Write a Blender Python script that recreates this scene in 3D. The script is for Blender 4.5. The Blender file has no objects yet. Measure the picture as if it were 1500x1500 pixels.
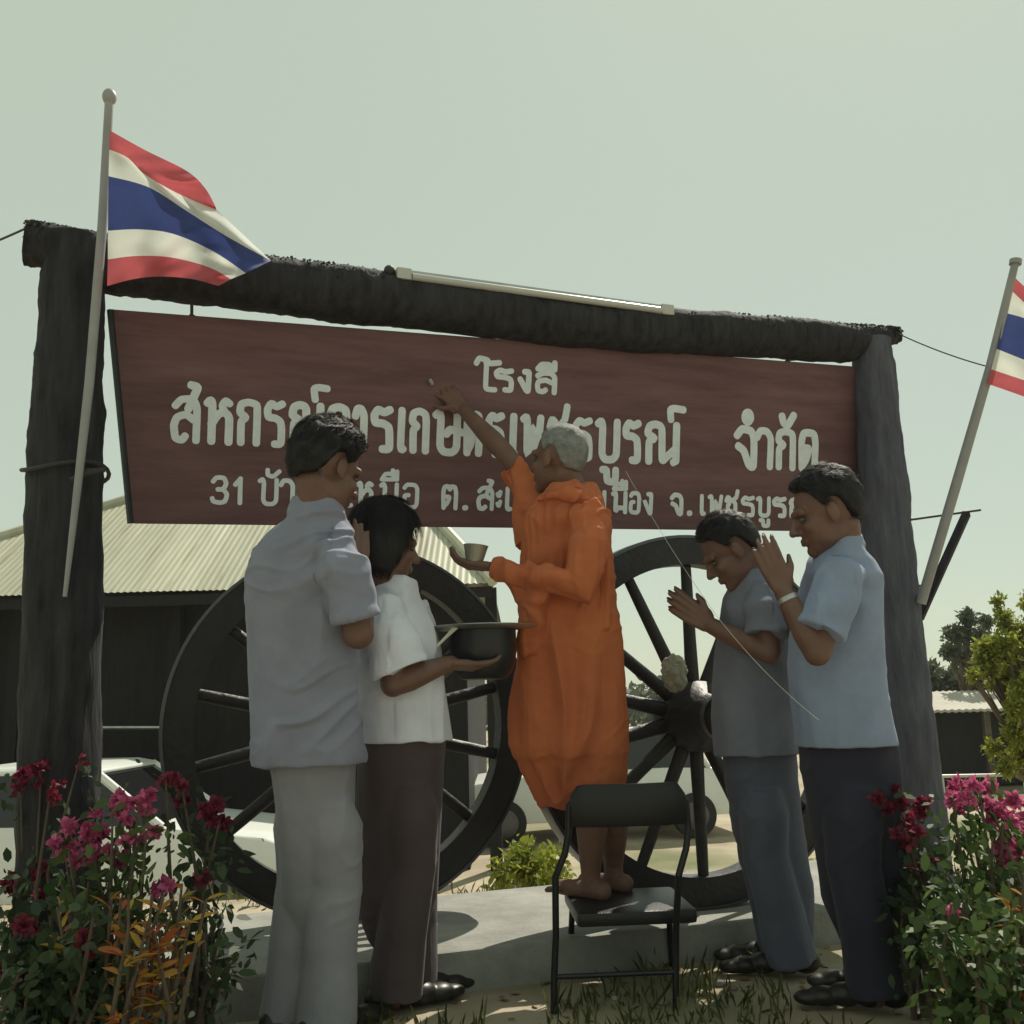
import bpy, bmesh, math, random
import numpy as np
from mathutils import Vector, Matrix, noise, Quaternion
R = math.radians
random.seed(7); rng = np.random.default_rng(7)
scene = bpy.context.scene
COL = scene.collection

# ------------------------------------------------------------------ camera
F_PX = 1458.3; CAM = Vector((0, 0, 0.95)); PITCH = R(10.3); ROLL = R(-1.5)
cd = bpy.data.cameras.new('camera'); cam = bpy.data.objects.new('camera', cd); COL.objects.link(cam)
cd.sensor_width = 36; cd.lens = 35.0; cd.clip_start = 0.05; cd.clip_end = 2000
ROT = (Matrix.Rotation(R(90) + PITCH, 3, 'X') @ Matrix.Rotation(ROLL, 3, 'Z'))
cam.matrix_world = Matrix.Translation(CAM) @ ROT.to_4x4()
scene.camera = cam

# ------------------------------------------------------------------ sky, sun, exposure
SUN_EL, SUN_AZ = R(52), R(27)          # behind the sign, a little to the right
w = bpy.data.worlds.new('World'); scene.world = w; w.use_nodes = True
nt = w.node_tree; bg = nt.nodes['Background']
sky = nt.nodes.new('ShaderNodeTexSky'); sky.sky_type = 'NISHITA'; sky.sun_disc = False
sky.sun_elevation = SUN_EL; sky.sun_rotation = SUN_AZ; sky.air_density = 1.0; sky.dust_density = 0.6; sky.ozone_density = 1.0
mx = nt.nodes.new('ShaderNodeMix'); mx.data_type = 'RGBA'; mx.inputs[0].default_value = 0.80
mx.inputs[7].default_value = (5.75, 6.5, 4.85, 1)       # thin pale overcast veil
nt.links.new(sky.outputs[0], mx.inputs[6]); nt.links.new(mx.outputs[2], bg.inputs[0])
bg.inputs[1].default_value = 0.10
sd = bpy.data.lights.new('sun', 'SUN'); sun = bpy.data.objects.new('sun', sd); COL.objects.link(sun)
sd.energy = 5.0; sd.angle = R(0.6); sd.color = (1.0, 0.93, 0.78)
SDIR = Vector((math.sin(SUN_AZ) * math.cos(SUN_EL), math.cos(SUN_AZ) * math.cos(SUN_EL), math.sin(SUN_EL)))
sun.rotation_euler = SDIR.to_track_quat('Z', 'Y').to_euler(); sun.location = SDIR * 40
scene.view_settings.view_transform = 'Standard'; scene.view_settings.look = 'None'
scene.view_settings.exposure = 0.0; scene.view_settings.gamma = 1.0
scene.render.engine = 'CYCLES'
scene.cycles.max_bounces = 6; scene.cycles.transparent_max_bounces = 8
scene.cycles.use_denoising = True

# ------------------------------------------------------------------ helpers
def P(u, v, d):
    return CAM + ROT @ Vector(((u - 750) / F_PX * d, (750 - v) / F_PX * d, -d))
def ray(u, v):
    return (ROT @ Vector(((u - 750) / F_PX, (750 - v) / F_PX, -1))).normalized()
def hit(u, v, p0, n):
    d = ray(u, v); return CAM + d * ((p0 - CAM).dot(n) / d.dot(n))
def depth_of(p): return -(ROT.transposed() @ (p - CAM)).z

def nz(a):
    return Vector(a).normalized()

class MB:
    """collects closed shapes into one mesh"""
    def __init__(s): s.v = []; s.f = []; s.m = []
    def add(s, vs, fs, mi=0):
        o = len(s.v); s.v += [Vector(p) for p in vs]
        s.f += [tuple(i + o for i in f) for f in fs]; s.m += [mi] * len(fs); return s
    def rings(s, rs, mi=0, cap=True, closed=True):
        n = len(rs[0]); vs = [p for r in rs for p in r]; fs = []
        for i in range(len(rs) - 1):
            for j in range(n if closed else n - 1):
                k = (j + 1) % n
                fs.append((i * n + j, i * n + k, (i + 1) * n + k, (i + 1) * n + j))
        if cap:
            fs.append(tuple(reversed(range(n)))); fs.append(tuple((len(rs) - 1) * n + j for j in range(n)))
        return s.add(vs, fs, mi)
    def tube(s, pts, rad, seg=12, mi=0, flat=1.0, flatdir=None):
        pts = [Vector(p) for p in pts]
        if not hasattr(rad, '__len__'): rad = [rad] * len(pts)
        rs = []; up = None
        for i, p in enumerate(pts):
            a = pts[max(0, i - 1)]; b = pts[min(len(pts) - 1, i + 1)]; t = (b - a).normalized()
            if up is None:
                up = Vector(flatdir) if flatdir else (Vector((0, 0, 1)) if abs(t.z) < .9 else Vector((0, 1, 0)))
            x = t.cross(up).normalized(); y = x.cross(t).normalized(); up = y
            rs.append([p + x * (rad[i] * math.cos(q)) + y * (rad[i] * flat * math.sin(q)) for q in [2 * math.pi * k / seg for k in range(seg)]])
        return s.rings(rs, mi)
    def ell(s, c, r, fr=None, nu=20, nv=12, mi=0):
        c = Vector(c); fr = fr or Matrix.Identity(3); rs = []
        for i in range(nv + 1):
            th = math.pi * (0.02 + 0.96 * i / nv)
            rs.append([c + fr @ Vector((r[0] * math.sin(th) * math.cos(2 * math.pi * j / nu), r[1] * math.sin(th) * math.sin(2 * math.pi * j / nu), -r[2] * math.cos(th))) for j in range(nu)])
        return s.rings(rs, mi)
    def cap(s, a, b, ra, rb, seg=12, mi=0):
        """round-ended tapered limb"""
        a = Vector(a); b = Vector(b); t = (b - a).normalized()
        pts = []; rad = []
        for k in (-.96, -.7, -.35): pts.append(a + t * ra * k); rad.append(ra * math.sqrt(1 - k * k))
        pts += [a, b]; rad += [ra, rb]
        for k in (.35, .7, .96): pts.append(b + t * rb * k); rad.append(rb * math.sqrt(1 - k * k))
        return s.tube(pts, rad, seg, mi)
    def box(s, c, ax, h, mi=0):
        c = Vector(c); vs = []
        for i in (-1, 1):
            for j in (-1, 1):
                for k in (-1, 1): vs.append(c + ax[0] * (i * h[0]) + ax[1] * (j * h[1]) + ax[2] * (k * h[2]))
        return s.add(vs, [(0, 1, 3, 2), (4, 6, 7, 5), (0, 4, 5, 1), (2, 3, 7, 6), (0, 2, 6, 4), (1, 5, 7, 3)], mi)
    def mesh(s, name, base=Vector((0, 0, 0))):
        me = bpy.data.meshes.new(name); me.from_pydata([p - base for p in s.v], [], s.f)
        me.polygons.foreach_set('material_index', s.m); me.update(); return me
AX = (Vector((1, 0, 0)), Vector((0, 1, 0)), Vector((0, 0, 1)))

def base_of(o): return Vector(o['_b']) if o is not None and '_b' in o else Vector((0, 0, 0))
BASES = {}
def tag(o, label, cat, group=None, kind=None):
    if label: o['label'] = label
    if cat: o['category'] = cat
    if group: o['group'] = group
    if kind: o['kind'] = kind
    return o
def empty(name, loc, label=None, cat=None, group=None):
    o = bpy.data.objects.new(name, None); COL.objects.link(o); o.location = loc; o.empty_display_size = .1
    BASES[o.name] = Vector(loc); return tag(o, label, cat, group)
def link(name, me, mats, parent=None, smooth=True, base=None):
    for m in (mats if isinstance(mats, (list, tuple)) else [mats]): me.materials.append(m)
    o = bpy.data.objects.new(name, me); COL.objects.link(o)
    if smooth: me.polygons.foreach_set('use_smooth', [True] * len(me.polygons))
    b = BASES.get(parent.name) if parent else base
    b = Vector(b) if b is not None else Vector((0, 0, 0))
    BASES[o.name] = b
    if parent:
        o.parent = parent
    else:
        o.location = b
    return o
def build(name, mb, mats, parent=None, smooth=True, base=None, bevel=0, seg=2):
    b = BASES.get(parent.name) if parent else base
    me = mb.mesh(name, Vector(b) if b is not None else Vector((0, 0, 0)))
    bm = bmesh.new(); bm.from_mesh(me); bmesh.ops.recalc_face_normals(bm, faces=bm.faces)
    if bevel: bmesh.ops.bevel(bm, geom=[e for e in bm.edges if len(e.link_faces) == 2 and e.calc_face_angle(0) > .6], offset=bevel, segments=seg, affect='EDGES', profile=.6)
    bm.to_mesh(me); bm.free()
    o = link(name, me, mats, parent, smooth, base)
    if smooth: sharpen(me)
    return o
def sharpen(me, ang=R(40)):
    bm = bmesh.new(); bm.from_mesh(me)
    for e in bm.edges:
        if len(e.link_faces) == 2 and e.calc_face_angle(0) > ang: e.smooth = False
    bm.to_mesh(me); bm.free()
def voxel(name, mb, mats, parent, size=.005, it=4, disp=None, base=None):
    """fuse the collected shapes into one continuous surface"""
    b = BASES.get(parent.name) if parent else base
    me = mb.mesh('tmp', Vector(b))
    t = bpy.data.objects.new('tmp', me); COL.objects.link(t)
    r = t.modifiers.new('r', 'REMESH'); r.mode = 'VOXEL'; r.voxel_size = size
    if it:
        q = t.modifiers.new('s', 'SMOOTH'); q.factor = .5; q.iterations = it
    dg = bpy.context.evaluated_depsgraph_get(); ev = t.evaluated_get(dg)
    out = bpy.data.meshes.new_from_object(ev); out.name = name
    bpy.data.objects.remove(t); bpy.data.meshes.remove(me)
    out.materials.clear()
    if disp:
        n = len(out.vertices); co = np.empty(n * 3, 'f'); out.vertices.foreach_get('co', co); co = co.reshape(-1, 3)
        no = np.array([v.normal[:] for v in out.vertices])
        d = np.array([disp(Vector(c) + Vector(b), Vector(k)) for c, k in zip(co, no)])
        co = co + no * d[:, None]
        out.vertices.foreach_set('co', co.astype('f').ravel()); out.update()
    return link(name, out, mats, parent, True, base)
def copy_tree(o, parent=None):
    c = o.copy(); COL.objects.link(c); c.parent = parent
    for ch in list(o.children): copy_tree(ch, c)
    return c

# ------------------------------------------------------------------ materials
def mat(name, col, rough=.7, var=.15, scale=8, bump=0, bscale=60, metal=0, col2=None, stretch=None, transl=0, spec=.4, island=False, sheen=0, sss=0):
    m = bpy.data.materials.new(name); m.use_nodes = True; t = m.node_tree; p = t.nodes['Principled BSDF']
    p.inputs['Roughness'].default_value = rough; p.inputs['Metallic'].default_value = metal
    p.inputs['Specular IOR Level'].default_value = spec
    if sheen: p.inputs['Sheen Weight'].default_value = sheen
    if sss:
        p.inputs['Subsurface Weight'].default_value = sss; p.inputs['Subsurface Radius'].default_value = (.012, .005, .003)
    tc = t.nodes.new('ShaderNodeTexCoord'); mp = t.nodes.new('ShaderNodeMapping')
    t.links.new(tc.outputs['Object'], mp.inputs[0])
    if stretch: mp.inputs['Scale'].default_value = stretch
    n = t.nodes.new('ShaderNodeTexNoise'); n.inputs['Scale'].default_value = scale; n.inputs['Detail'].default_value = 6; n.inputs['Roughness'].default_value = .65
    t.links.new(mp.outputs[0], n.inputs['Vector'])
    rp = t.nodes.new('ShaderNodeValToRGB'); t.links.new(n.outputs[0], rp.inputs[0])
    if col2 is None:
        a = [max(0, c * (1 - var)) for c in col]; b = [min(1, c * (1 + var)) for c in col]
    else: a, b = col, col2
    rp.color_ramp.elements[0].color = (*a, 1); rp.color_ramp.elements[1].color = (*b, 1)
    rp.color_ramp.elements[0].position = .3; rp.color_ramp.elements[1].position = .7
    out = rp.outputs[0]
    if island:
        g = t.nodes.new('ShaderNodeNewGeometry'); r2 = t.nodes.new('ShaderNodeValToRGB')
        t.links.new(g.outputs['Random Per Island'], r2.inputs[0])
        r2.color_ramp.elements[0].color = (*a, 1); r2.color_ramp.elements[1].color = (*b, 1); out = r2.outputs[0]
    t.links.new(out, p.inputs['Base Color'])
    if bump:
        n2 = t.nodes.new('ShaderNodeTexNoise'); n2.inputs['Scale'].default_value = bscale; n2.inputs['Detail'].default_value = 5
        t.links.new(mp.outputs[0], n2.inputs['Vector'])
        bp = t.nodes.new('ShaderNodeBump'); bp.inputs['Strength'].default_value = bump; bp.inputs['Distance'].default_value = .01
        t.links.new(n2.outputs[0], bp.inputs['Height']); t.links.new(bp.outputs[0], p.inputs['Normal'])
    if transl:
        tr = t.nodes.new('ShaderNodeBsdfTranslucent'); t.links.new(out, tr.inputs['Color'])
        ms = t.nodes.new('ShaderNodeMixShader'); ms.inputs[0].default_value = transl
        t.links.new(p.outputs[0], ms.inputs[1]); t.links.new(tr.outputs[0], ms.inputs[2])
        t.links.new(ms.outputs[0], t.nodes['Material Output'].inputs[0])
    return m
M = {}
M['log'] = mat('dark_log', (.006, .006, .009), .85, bump=1.0, bscale=34, col2=(.040, .038, .046), scale=26, stretch=(1, 1, .16))
M['logpale'] = mat('flare_veiled_log', (.05, .052, .075), .85, bump=1.0, bscale=22, col2=(.115, .118, .15), scale=26, stretch=(1, 1, .16))  # right post: same dark log, lens-flare veil put into its colour as bluish lightening
M['bark'] = mat('bark_crust', (.03, .03, .034), .95, bump=1.0, bscale=60, col2=(.085, .085, .085), scale=30)
M['sign'] = mat('sign_paint', (.098, .042, .048), .55, col2=(.185, .094, .106), scale=3.2, stretch=(.6, .6, 5), bump=.15, bscale=40)
M['edge'] = mat('sign_edge', (.03, .045, .05), .6)
M['letter'] = mat('letter_paint', (.72, .78, .84), .6, var=.08, scale=30)
M['iron'] = mat('tyre_iron', (.10, .10, .11), .38, metal=.85, bump=.2, bscale=40)
M['wheelwood'] = mat('tarred_wood', (.010, .009, .011), .5, col2=(.026, .024, .027), scale=10, bump=.5, bscale=40)
M['pole'] = mat('pole_paint', (.30, .30, .31), .5, var=.15, scale=5)
M['red'] = mat('flag_red', (.56, .12, .145), .8, transl=.3, bump=.2, bscale=200, var=.1)
M['white'] = mat('flag_white', (.78, .80, .76), .8, transl=.35, bump=.2, bscale=200, var=.05)
M['blue'] = mat('flag_blue', (.05, .075, .26), .7, transl=.25, bump=.2, bscale=200, var=.15)
M['steel'] = mat('galvanised', (.45, .46, .47), .35, metal=.8, var=.2, scale=12)
M['tube'] = mat('lamp_tube', (.50, .50, .48), .3, var=.04)
M['wire'] = mat('wire', (.04, .04, .04), .6)
M['thread'] = mat('thread', (.75, .74, .68), .8)
M['skin'] = mat('skin', (.13, .070, .055), .5, col2=(.182, .102, .080), scale=12, bump=.15, bscale=250, sss=.08)
M['skin_old'] = mat('skin_old', (.125, .066, .05), .55, col2=(.185, .10, .075), scale=14, bump=.3, bscale=180, sss=.06)
M['hair'] = mat('black_hair', (.008, .0075, .010), .6, var=.4, scale=60, stretch=(1, 1, .2), bump=.3, bscale=220, spec=.35)
M['greyhair'] = mat('grey_hair', (.15, .155, .155), .7, col2=(.32, .33, .33), scale=40, bump=.8, bscale=300)
M['eye'] = mat('eye', (.10, .085, .08), .25, var=.05)
def cloth(name, c, var=.13, **k): return mat(name, c, .85, var=var, scale=6, bump=.12, bscale=420, spec=.2, sheen=.1, **k)
M['shirtA'] = cloth('grey_blue_shirt', (.228, .240, .322)); M['shirtB'] = cloth('white_shirt', (.66, .68, .80))
M['shirtD'] = cloth('slate_shirt', (.172, .190, .248)); M['shirtE'] = cloth('pale_blue_shirt', (.24, .295, .435))
M['trA'] = cloth('light_grey_trousers', (.262, .262, .302)); M['trB'] = cloth('maroon_trousers', (.080, .060, .068))
M['trD'] = cloth('grey_blue_trousers', (.105, .116, .165)); M['trE'] = cloth('navy_trousers', (.034, .034, .056))
M['robe'] = mat('saffron_robe', (.52, .15, .078), .8, col2=(.68, .22, .095), scale=4, bump=.15, bscale=350, transl=.22, spec=.15)
M['shoe'] = mat('shoe_leather', (.02, .018, .017), .4)
M['black'] = mat('black_vinyl', (.012, .012, .015), .4, bump=.2, bscale=150)
M['bowl'] = mat('black_lacquer', (.02, .02, .024), .3, var=.3)
M['tin'] = mat('tin', (.30, .29, .24), .45, metal=.4)
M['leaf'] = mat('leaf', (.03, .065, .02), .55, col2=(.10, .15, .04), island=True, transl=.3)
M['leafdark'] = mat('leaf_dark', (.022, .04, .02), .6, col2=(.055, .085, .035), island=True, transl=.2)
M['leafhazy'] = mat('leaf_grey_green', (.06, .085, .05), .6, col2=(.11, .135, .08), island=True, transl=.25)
M['leafyel'] = mat('leaf_yellow_green', (.16, .20, .025), .5, col2=(.36, .38, .06), island=True, transl=.45)
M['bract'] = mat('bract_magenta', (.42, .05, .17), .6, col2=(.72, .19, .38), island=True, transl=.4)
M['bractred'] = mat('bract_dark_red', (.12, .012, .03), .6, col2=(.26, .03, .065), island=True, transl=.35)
M['croton'] = mat('croton_leaf', (.50, .10, .05), .5, col2=(.62, .46, .08), island=True, transl=.35)
M['trunk'] = mat('trunk', (.07, .055, .04), .9, col2=(.14, .11, .085), bump=.8, bscale=30)
M['grass'] = mat('grass', (.05, .075, .02), .6, col2=(.17, .17, .06), island=True, transl=.3)
M['soil'] = mat('soil', (.13, .10, .065), .95, col2=(.24, .19, .12), scale=3, bump=.8, bscale=40)
M['dry'] = mat('dry_leaf', (.16, .09, .045), .8, col2=(.32, .22, .12), island=True, transl=.2)
M['gravel'] = mat('gravel', (.16, .15, .13), .9, col2=(.36, .33, .29), island=True)
M['concrete'] = mat('concrete', (.26, .26, .24), .9, var=.25, scale=5, bump=.4, bscale=60)
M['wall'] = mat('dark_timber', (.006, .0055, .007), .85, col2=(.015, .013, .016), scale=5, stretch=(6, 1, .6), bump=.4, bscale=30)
M['carwhite'] = mat('white_car_paint', (.70, .72, .70), .25, var=.03, spec=.5)
M['glass'] = mat('dark_glass', (.012, .013, .014), .08, var=.1, spec=.6)
M['rubber'] = mat('rubber', (.02, .02, .02), .8)
M['lampglass'] = mat('lamp_glass', (.55, .55, .55), .15, var=.1)
M['pale'] = mat('pale_roof', (.34, .32, .28), .7, col2=(.46, .43, .38), scale=2)
M['garland'] = mat('pale_flower_heads', (.30, .29, .23), .8, col2=(.42, .41, .34), scale=50, bump=1, bscale=120)
# zinc roof with rust streaks running down the slope
def roof_mat():
    m = mat('zinc_roof', (.40, .395, .30), .6, col2=(.52, .515, .41), scale=2.2, stretch=(5, .5, .5))
    t = m.node_tree; p = t.nodes['Principled BSDF']; src = p.inputs['Base Color'].links[0].from_socket
    tc = t.nodes.new('ShaderNodeTexCoord'); mp = t.nodes.new('ShaderNodeMapping'); mp.inputs['Scale'].default_value = (3.2, .30, .30)
    n = t.nodes.new('ShaderNodeTexNoise'); n.inputs['Scale'].default_value = 1.6; n.inputs['Detail'].default_value = 4
    t.links.new(tc.outputs['Object'], mp.inputs[0]); t.links.new(mp.outputs[0], n.inputs['Vector'])
    r = t.nodes.new('ShaderNodeValToRGB'); r.color_ramp.elements[0].position = .60; r.color_ramp.elements[1].position = .72
    t.links.new(n.outputs[0], r.inputs[0])
    mi = t.nodes.new('ShaderNodeMix'); mi.data_type = 'RGBA'; t.links.new(r.outputs[0], mi.inputs[0]); t.links.new(src, mi.inputs[6])
    mi.inputs[7].default_value = (.27, .21, .13, 1)
    sx = t.nodes.new('ShaderNodeSeparateXYZ'); t.links.new(tc.outputs['Object'], sx.inputs[0])
    dv = t.nodes.new('ShaderNodeMath'); dv.operation = 'DIVIDE'; dv.inputs[1].default_value = .6858; t.links.new(sx.outputs[0], dv.inputs[0])
    fl = t.nodes.new('ShaderNodeMath'); fl.operation = 'FLOOR'; t.links.new(dv.outputs[0], fl.inputs[0])
    wn = t.nodes.new('ShaderNodeTexWhiteNoise'); wn.noise_dimensions = '1D'; t.links.new(fl.outputs[0], wn.inputs['W'])
    hs = t.nodes.new('ShaderNodeHueSaturation'); mr = t.nodes.new('ShaderNodeMapRange'); mr.inputs[3].default_value = .82; mr.inputs[4].default_value = 1.12
    t.links.new(wn.outputs[0], mr.inputs[0]); t.links.new(mr.outputs[0], hs.inputs['Value']); t.links.new(mi.outputs[2], hs.inputs['Color'])
    t.links.new(hs.outputs[0], p.inputs['Base Color']); return m
M['zinc'] = roof_mat()

# ------------------------------------------------------------------ ground: a low mound that drops to a yard behind
DROP = 1.05
def gz(x, y):
    def s(a, b, v): t = min(1, max(0, (v - a) / (b - a))); return t * t * (3 - 2 * t)
    e = max(s(5.0, 7.4, y), s(4.2, 6.4, -x), s(4.4, 6.6, x))
    return -DROP * e + .012 * noise.noise((x * 2.1, y * 2.1, 0)) + .03 * noise.noise((x * .5, y * .5, 3)) * e
def ground():
    xs = sorted(set([round(v, 3) for v in list(np.arange(-9, 9.01, .18))] + [-900, -300, -120, -60, -35, -22, -14, 14, 22, 35, 60, 120, 300, 900]))
    ys = sorted(set([round(v, 3) for v in list(np.arange(-3, 10.01, .18))] + [-300, -60, -15, 12, 15, 20, 28, 40, 60, 100, 200, 400, 900]))
    mb = MB(); vs = [(x, y, gz(x, y)) for y in ys for x in xs]; n = len(xs)
    mb.add(vs, [(j * n + i, j * n + i + 1, (j + 1) * n + i + 1, (j + 1) * n + i) for j in range(len(ys) - 1) for i in range(n - 1)])
    m = mat('earth', (.27, .225, .16), .95, col2=(.43, .37, .28), scale=1.2, bump=.7, bscale=18)
    t = m.node_tree; p = t.nodes['Principled BSDF']; src = p.inputs['Base Color'].links[0].from_socket
    tc = t.nodes.new('ShaderNodeTexCoord'); n3 = t.nodes.new('ShaderNodeTexNoise'); n3.inputs['Scale'].default_value = .22; n3.inputs['Detail'].default_value = 8
    t.links.new(tc.outputs['Object'], n3.inputs['Vector']); r = t.nodes.new('ShaderNodeValToRGB')
    r.color_ramp.elements[0].position = .50; r.color_ramp.elements[1].position = .60; t.links.new(n3.outputs[0], r.inputs[0])
    mi = t.nodes.new('ShaderNodeMix'); mi.data_type = 'RGBA'; t.links.new(r.outputs[0], mi.inputs[0]); t.links.new(src, mi.inputs[6])
    mi.inputs[7].default_value = (.11, .13, .05, 1); t.links.new(mi.outputs[2], p.inputs['Base Color'])
    o = build('ground', mb, m); o['kind'] = 'structure'; return o
ground()

def quads(name, c, d, n, L, W, mats, parent=None, base=(0, 0, 0), mi=None, tri=False):
    """many small leaves: centre c, long direction d, normal n"""
    k = len(c); c = c - np.array(base)
    s = np.cross(d, n); s /= np.linalg.norm(s, axis=1)[:, None] + 1e-9
    L = L[:, None]; W = W[:, None]
    up = np.cross(s, d)
    v = np.stack([c, c + d * L * .22 + s * W * .40 + up * L * .05, c + d * L * .60 + s * W * .44 + up * L * .07, c + d * L - up * L * .05, c + d * L * .60 - s * W * .44 + up * L * .07, c + d * L * .22 - s * W * .40 + up * L * .05], 1).reshape(-1, 3)
    me = bpy.data.meshes.new(name); me.vertices.add(k * 6); me.vertices.foreach_set('co', v.astype('f').ravel())
    me.loops.add(k * 6); me.loops.foreach_set('vertex_index', np.arange(k * 6, dtype='i'))
    me.polygons.add(k); me.polygons.foreach_set('loop_start', np.arange(0, k * 6, 6, dtype='i'))
    me.update(calc_edges=True)
    if mi is not None: me.polygons.foreach_set('material_index', mi.astype('i'))
    return link(name, me, mats, parent, False, base)
def rand_dirs(n, up=0.):
    d = rng.normal(size=(n, 3)); d[:, 2] += up; return d / np.linalg.norm(d, axis=1)[:, None]
def blob_points(centers, radii, n, shell=.55):
    centers = np.array([list(c) for c in centers]); radii = np.array(radii)
    wgt = radii ** 2; idx = rng.choice(len(centers), n, p=wgt / wgt.sum())
    d = rand_dirs(n); r = shell + (1 - shell) * rng.random(n); r *= .75 + .35 * rng.random(n)
    return centers[idx] + d * (radii[idx] * r)[:, None], d
def leaves(name, centers, radii, n, L, mats, parent, base, W=.45, shell=.4, droop=-.2):
    c, d = blob_points(centers, radii, n, shell)
    dd = d * .6 + rand_dirs(n, droop); dd /= np.linalg.norm(dd, axis=1)[:, None]
    Ls = L * (.4 + 1.1 * rng.random(n))
    return quads(name, c, dd, rand_dirs(n, .8), Ls, Ls * W, mats, parent, base)

# grass on the mound
def grass():
    n = 26000; x = rng.uniform(-3.6, 3.8, n); y = rng.uniform(2.0, 6.4, n)
    keep = np.array([noise.noise((a * 1.3, b * 1.3, 5)) + .5 * noise.noise((a * 5, b * 5, 9)) > -.05 for a, b in zip(x, y)]); x = x[keep]; y = y[keep]
    z = np.array([gz(a, b) for a, b in zip(x, y)]); n = len(x)
    d = rand_dirs(n, 2.2); L = .03 + .08 * rng.random(n) ** 2
    o = quads('grass', np.stack([x, y, z - .004], 1), d, rand_dirs(n), L, .006 + .004 * rng.random(n), M['grass']); o['kind'] = 'stuff'
    tag(o, 'short patchy grass growing on the mound around the sign', 'grass')
grass()

def litter():
    n = 1500; x = rng.uniform(-3.4, 3.6, n); y = rng.uniform(2.1, 5.2, n); z = np.array([gz(a, b) for a, b in zip(x, y)]) + .004
    d = rand_dirs(n); d[:, 2] *= .15; d /= np.linalg.norm(d, axis=1)[:, None]; L = .02 + .03 * rng.random(n)
    o = quads('dry_leaves', np.stack([x, y, z], 1), d, rand_dirs(n, 3), L, L * .5, M['dry']); o['kind'] = 'stuff'; tag(o, 'scattered dry leaves lying on the mound', 'leaf litter')
    mb = MB()
    for k in range(900):
        a, b = random.uniform(-3.4, 3.6), random.uniform(2.1, 5.2); r = random.uniform(.004, .013) * random.choice((1, 1, 1.6)); mb.ell((a, b, gz(a, b) + r * .3), (r * random.uniform(.8, 1.4), r, r * .7), nu=6, nv=4)
    o = build('gravel', mb, M['gravel'], None, False); o['kind'] = 'stuff'; tag(o, 'loose small stones strewn on the mound', 'gravel')
litter()

# ------------------------------------------------------------------ sign frame: two log posts and a log beam
YAW = R(19.5); ES = Vector((math.cos(YAW), math.sin(YAW), 0)); EN = Vector((math.sin(YAW), -math.cos(YAW), 0))   # EN faces the camera
PA = P(107, 400, 3.42)
def on_frame(u, v, off=0): return hit(u, v, PA + EN * off, EN)
def log_tube(mb, pts, rad, seg=40, rough=.009, sub=40, sc=7):
    ps = []; rs = []
    for i in range(len(pts) - 1):
        for k in range(sub):
            t = k / sub; ps.append(pts[i].lerp(pts[i + 1], t)); rs.append(rad[i] * (1 - t) + rad[i + 1] * t)
    ps.append(pts[-1]); rs.append(rad[-1])
    o = len(mb.v); mb.tube(ps, rs, seg)
    k = 0
    for i in range(len(ps)):
        for j in range(seg):
            v = mb.v[o + k]; a = (v - ps[i]); a.normalize()
            mb.v[o + k] = v + a * (rough * (noise.noise(v * sc) + .6 * noise.noise(Vector((v.x * 28, v.y * 28, v.z * 9))) + .55 * noise.noise(Vector((v.x * 75, v.y * 75, v.z * 30))))); k += 1
frame = empty('log_arch', Vector((PA.x, PA.y, 0)), 'dark rough log frame of two posts and a beam that carries the brown sign', 'log arch')
def down(u1, v1, u2, v2, z):
    a = on_frame(u1, v1); b = on_frame(u2, v2); t = (z - a.z) / (b.z - a.z); return a.lerp(b, t)
pl = [on_frame(112, 352), on_frame(106, 420), on_frame(96, 700), down(106, 420, 92, 1000, -.05)]
mb = MB(); log_tube(mb, pl, [.095, .1, .118, .125]); build('post', mb, M['log'], frame)
prt = [on_frame(1276, 500), on_frame(1280, 540), on_frame(1300, 800), down(1280, 540, 1340, 1170, -.08)]
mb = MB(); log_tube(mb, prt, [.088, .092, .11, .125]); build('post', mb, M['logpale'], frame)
bp = [(38, 356, 31), (66, 361, 33), (150, 386, 42), (300, 406, 42), (450, 424, 42), (600, 443, 40), (900, 482, 34), (1127, 494, 31), (1240, 503, 28), (1300, 494, 15), (1314, 493, 12)]
pts = [on_frame(u, v) for u, v, r in bp]; rad = [r / F_PX * depth_of(p) for (u, v, r), p in zip(bp, pts)]
mb = MB(); log_tube(mb, pts, rad, rough=.010, sub=16); beam = build('beam', mb, M['log'], frame)
# shaggy crust of bark and moss along the top of the beam
c = []; dd = []
for k in range(3600):
    i = random.randrange(len(pts) - 1); t = random.random(); p = pts[i].lerp(pts[i + 1], t); r = rad[i] * (1 - t) + rad[i + 1] * t
    a = random.gauss(0, .75); dv = (Vector((0, 0, 1)) * math.cos(a) + EN * math.sin(a))
    c.append(p + dv * (r * .97)); q = dv + Vector((random.gauss(0, .9), random.gauss(0, .9), random.gauss(0, .3))); dd.append(q.normalized())
c = np.array([list(v) for v in c]); dd = np.array([list(v) for v in dd])
quads('bark_crust', c, dd, rand_dirs(len(c)), .005 + .009 * rng.random(len(c)), .007 + .008 * rng.random(len(c)), M['bark'], frame, BASES[frame.name])
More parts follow.
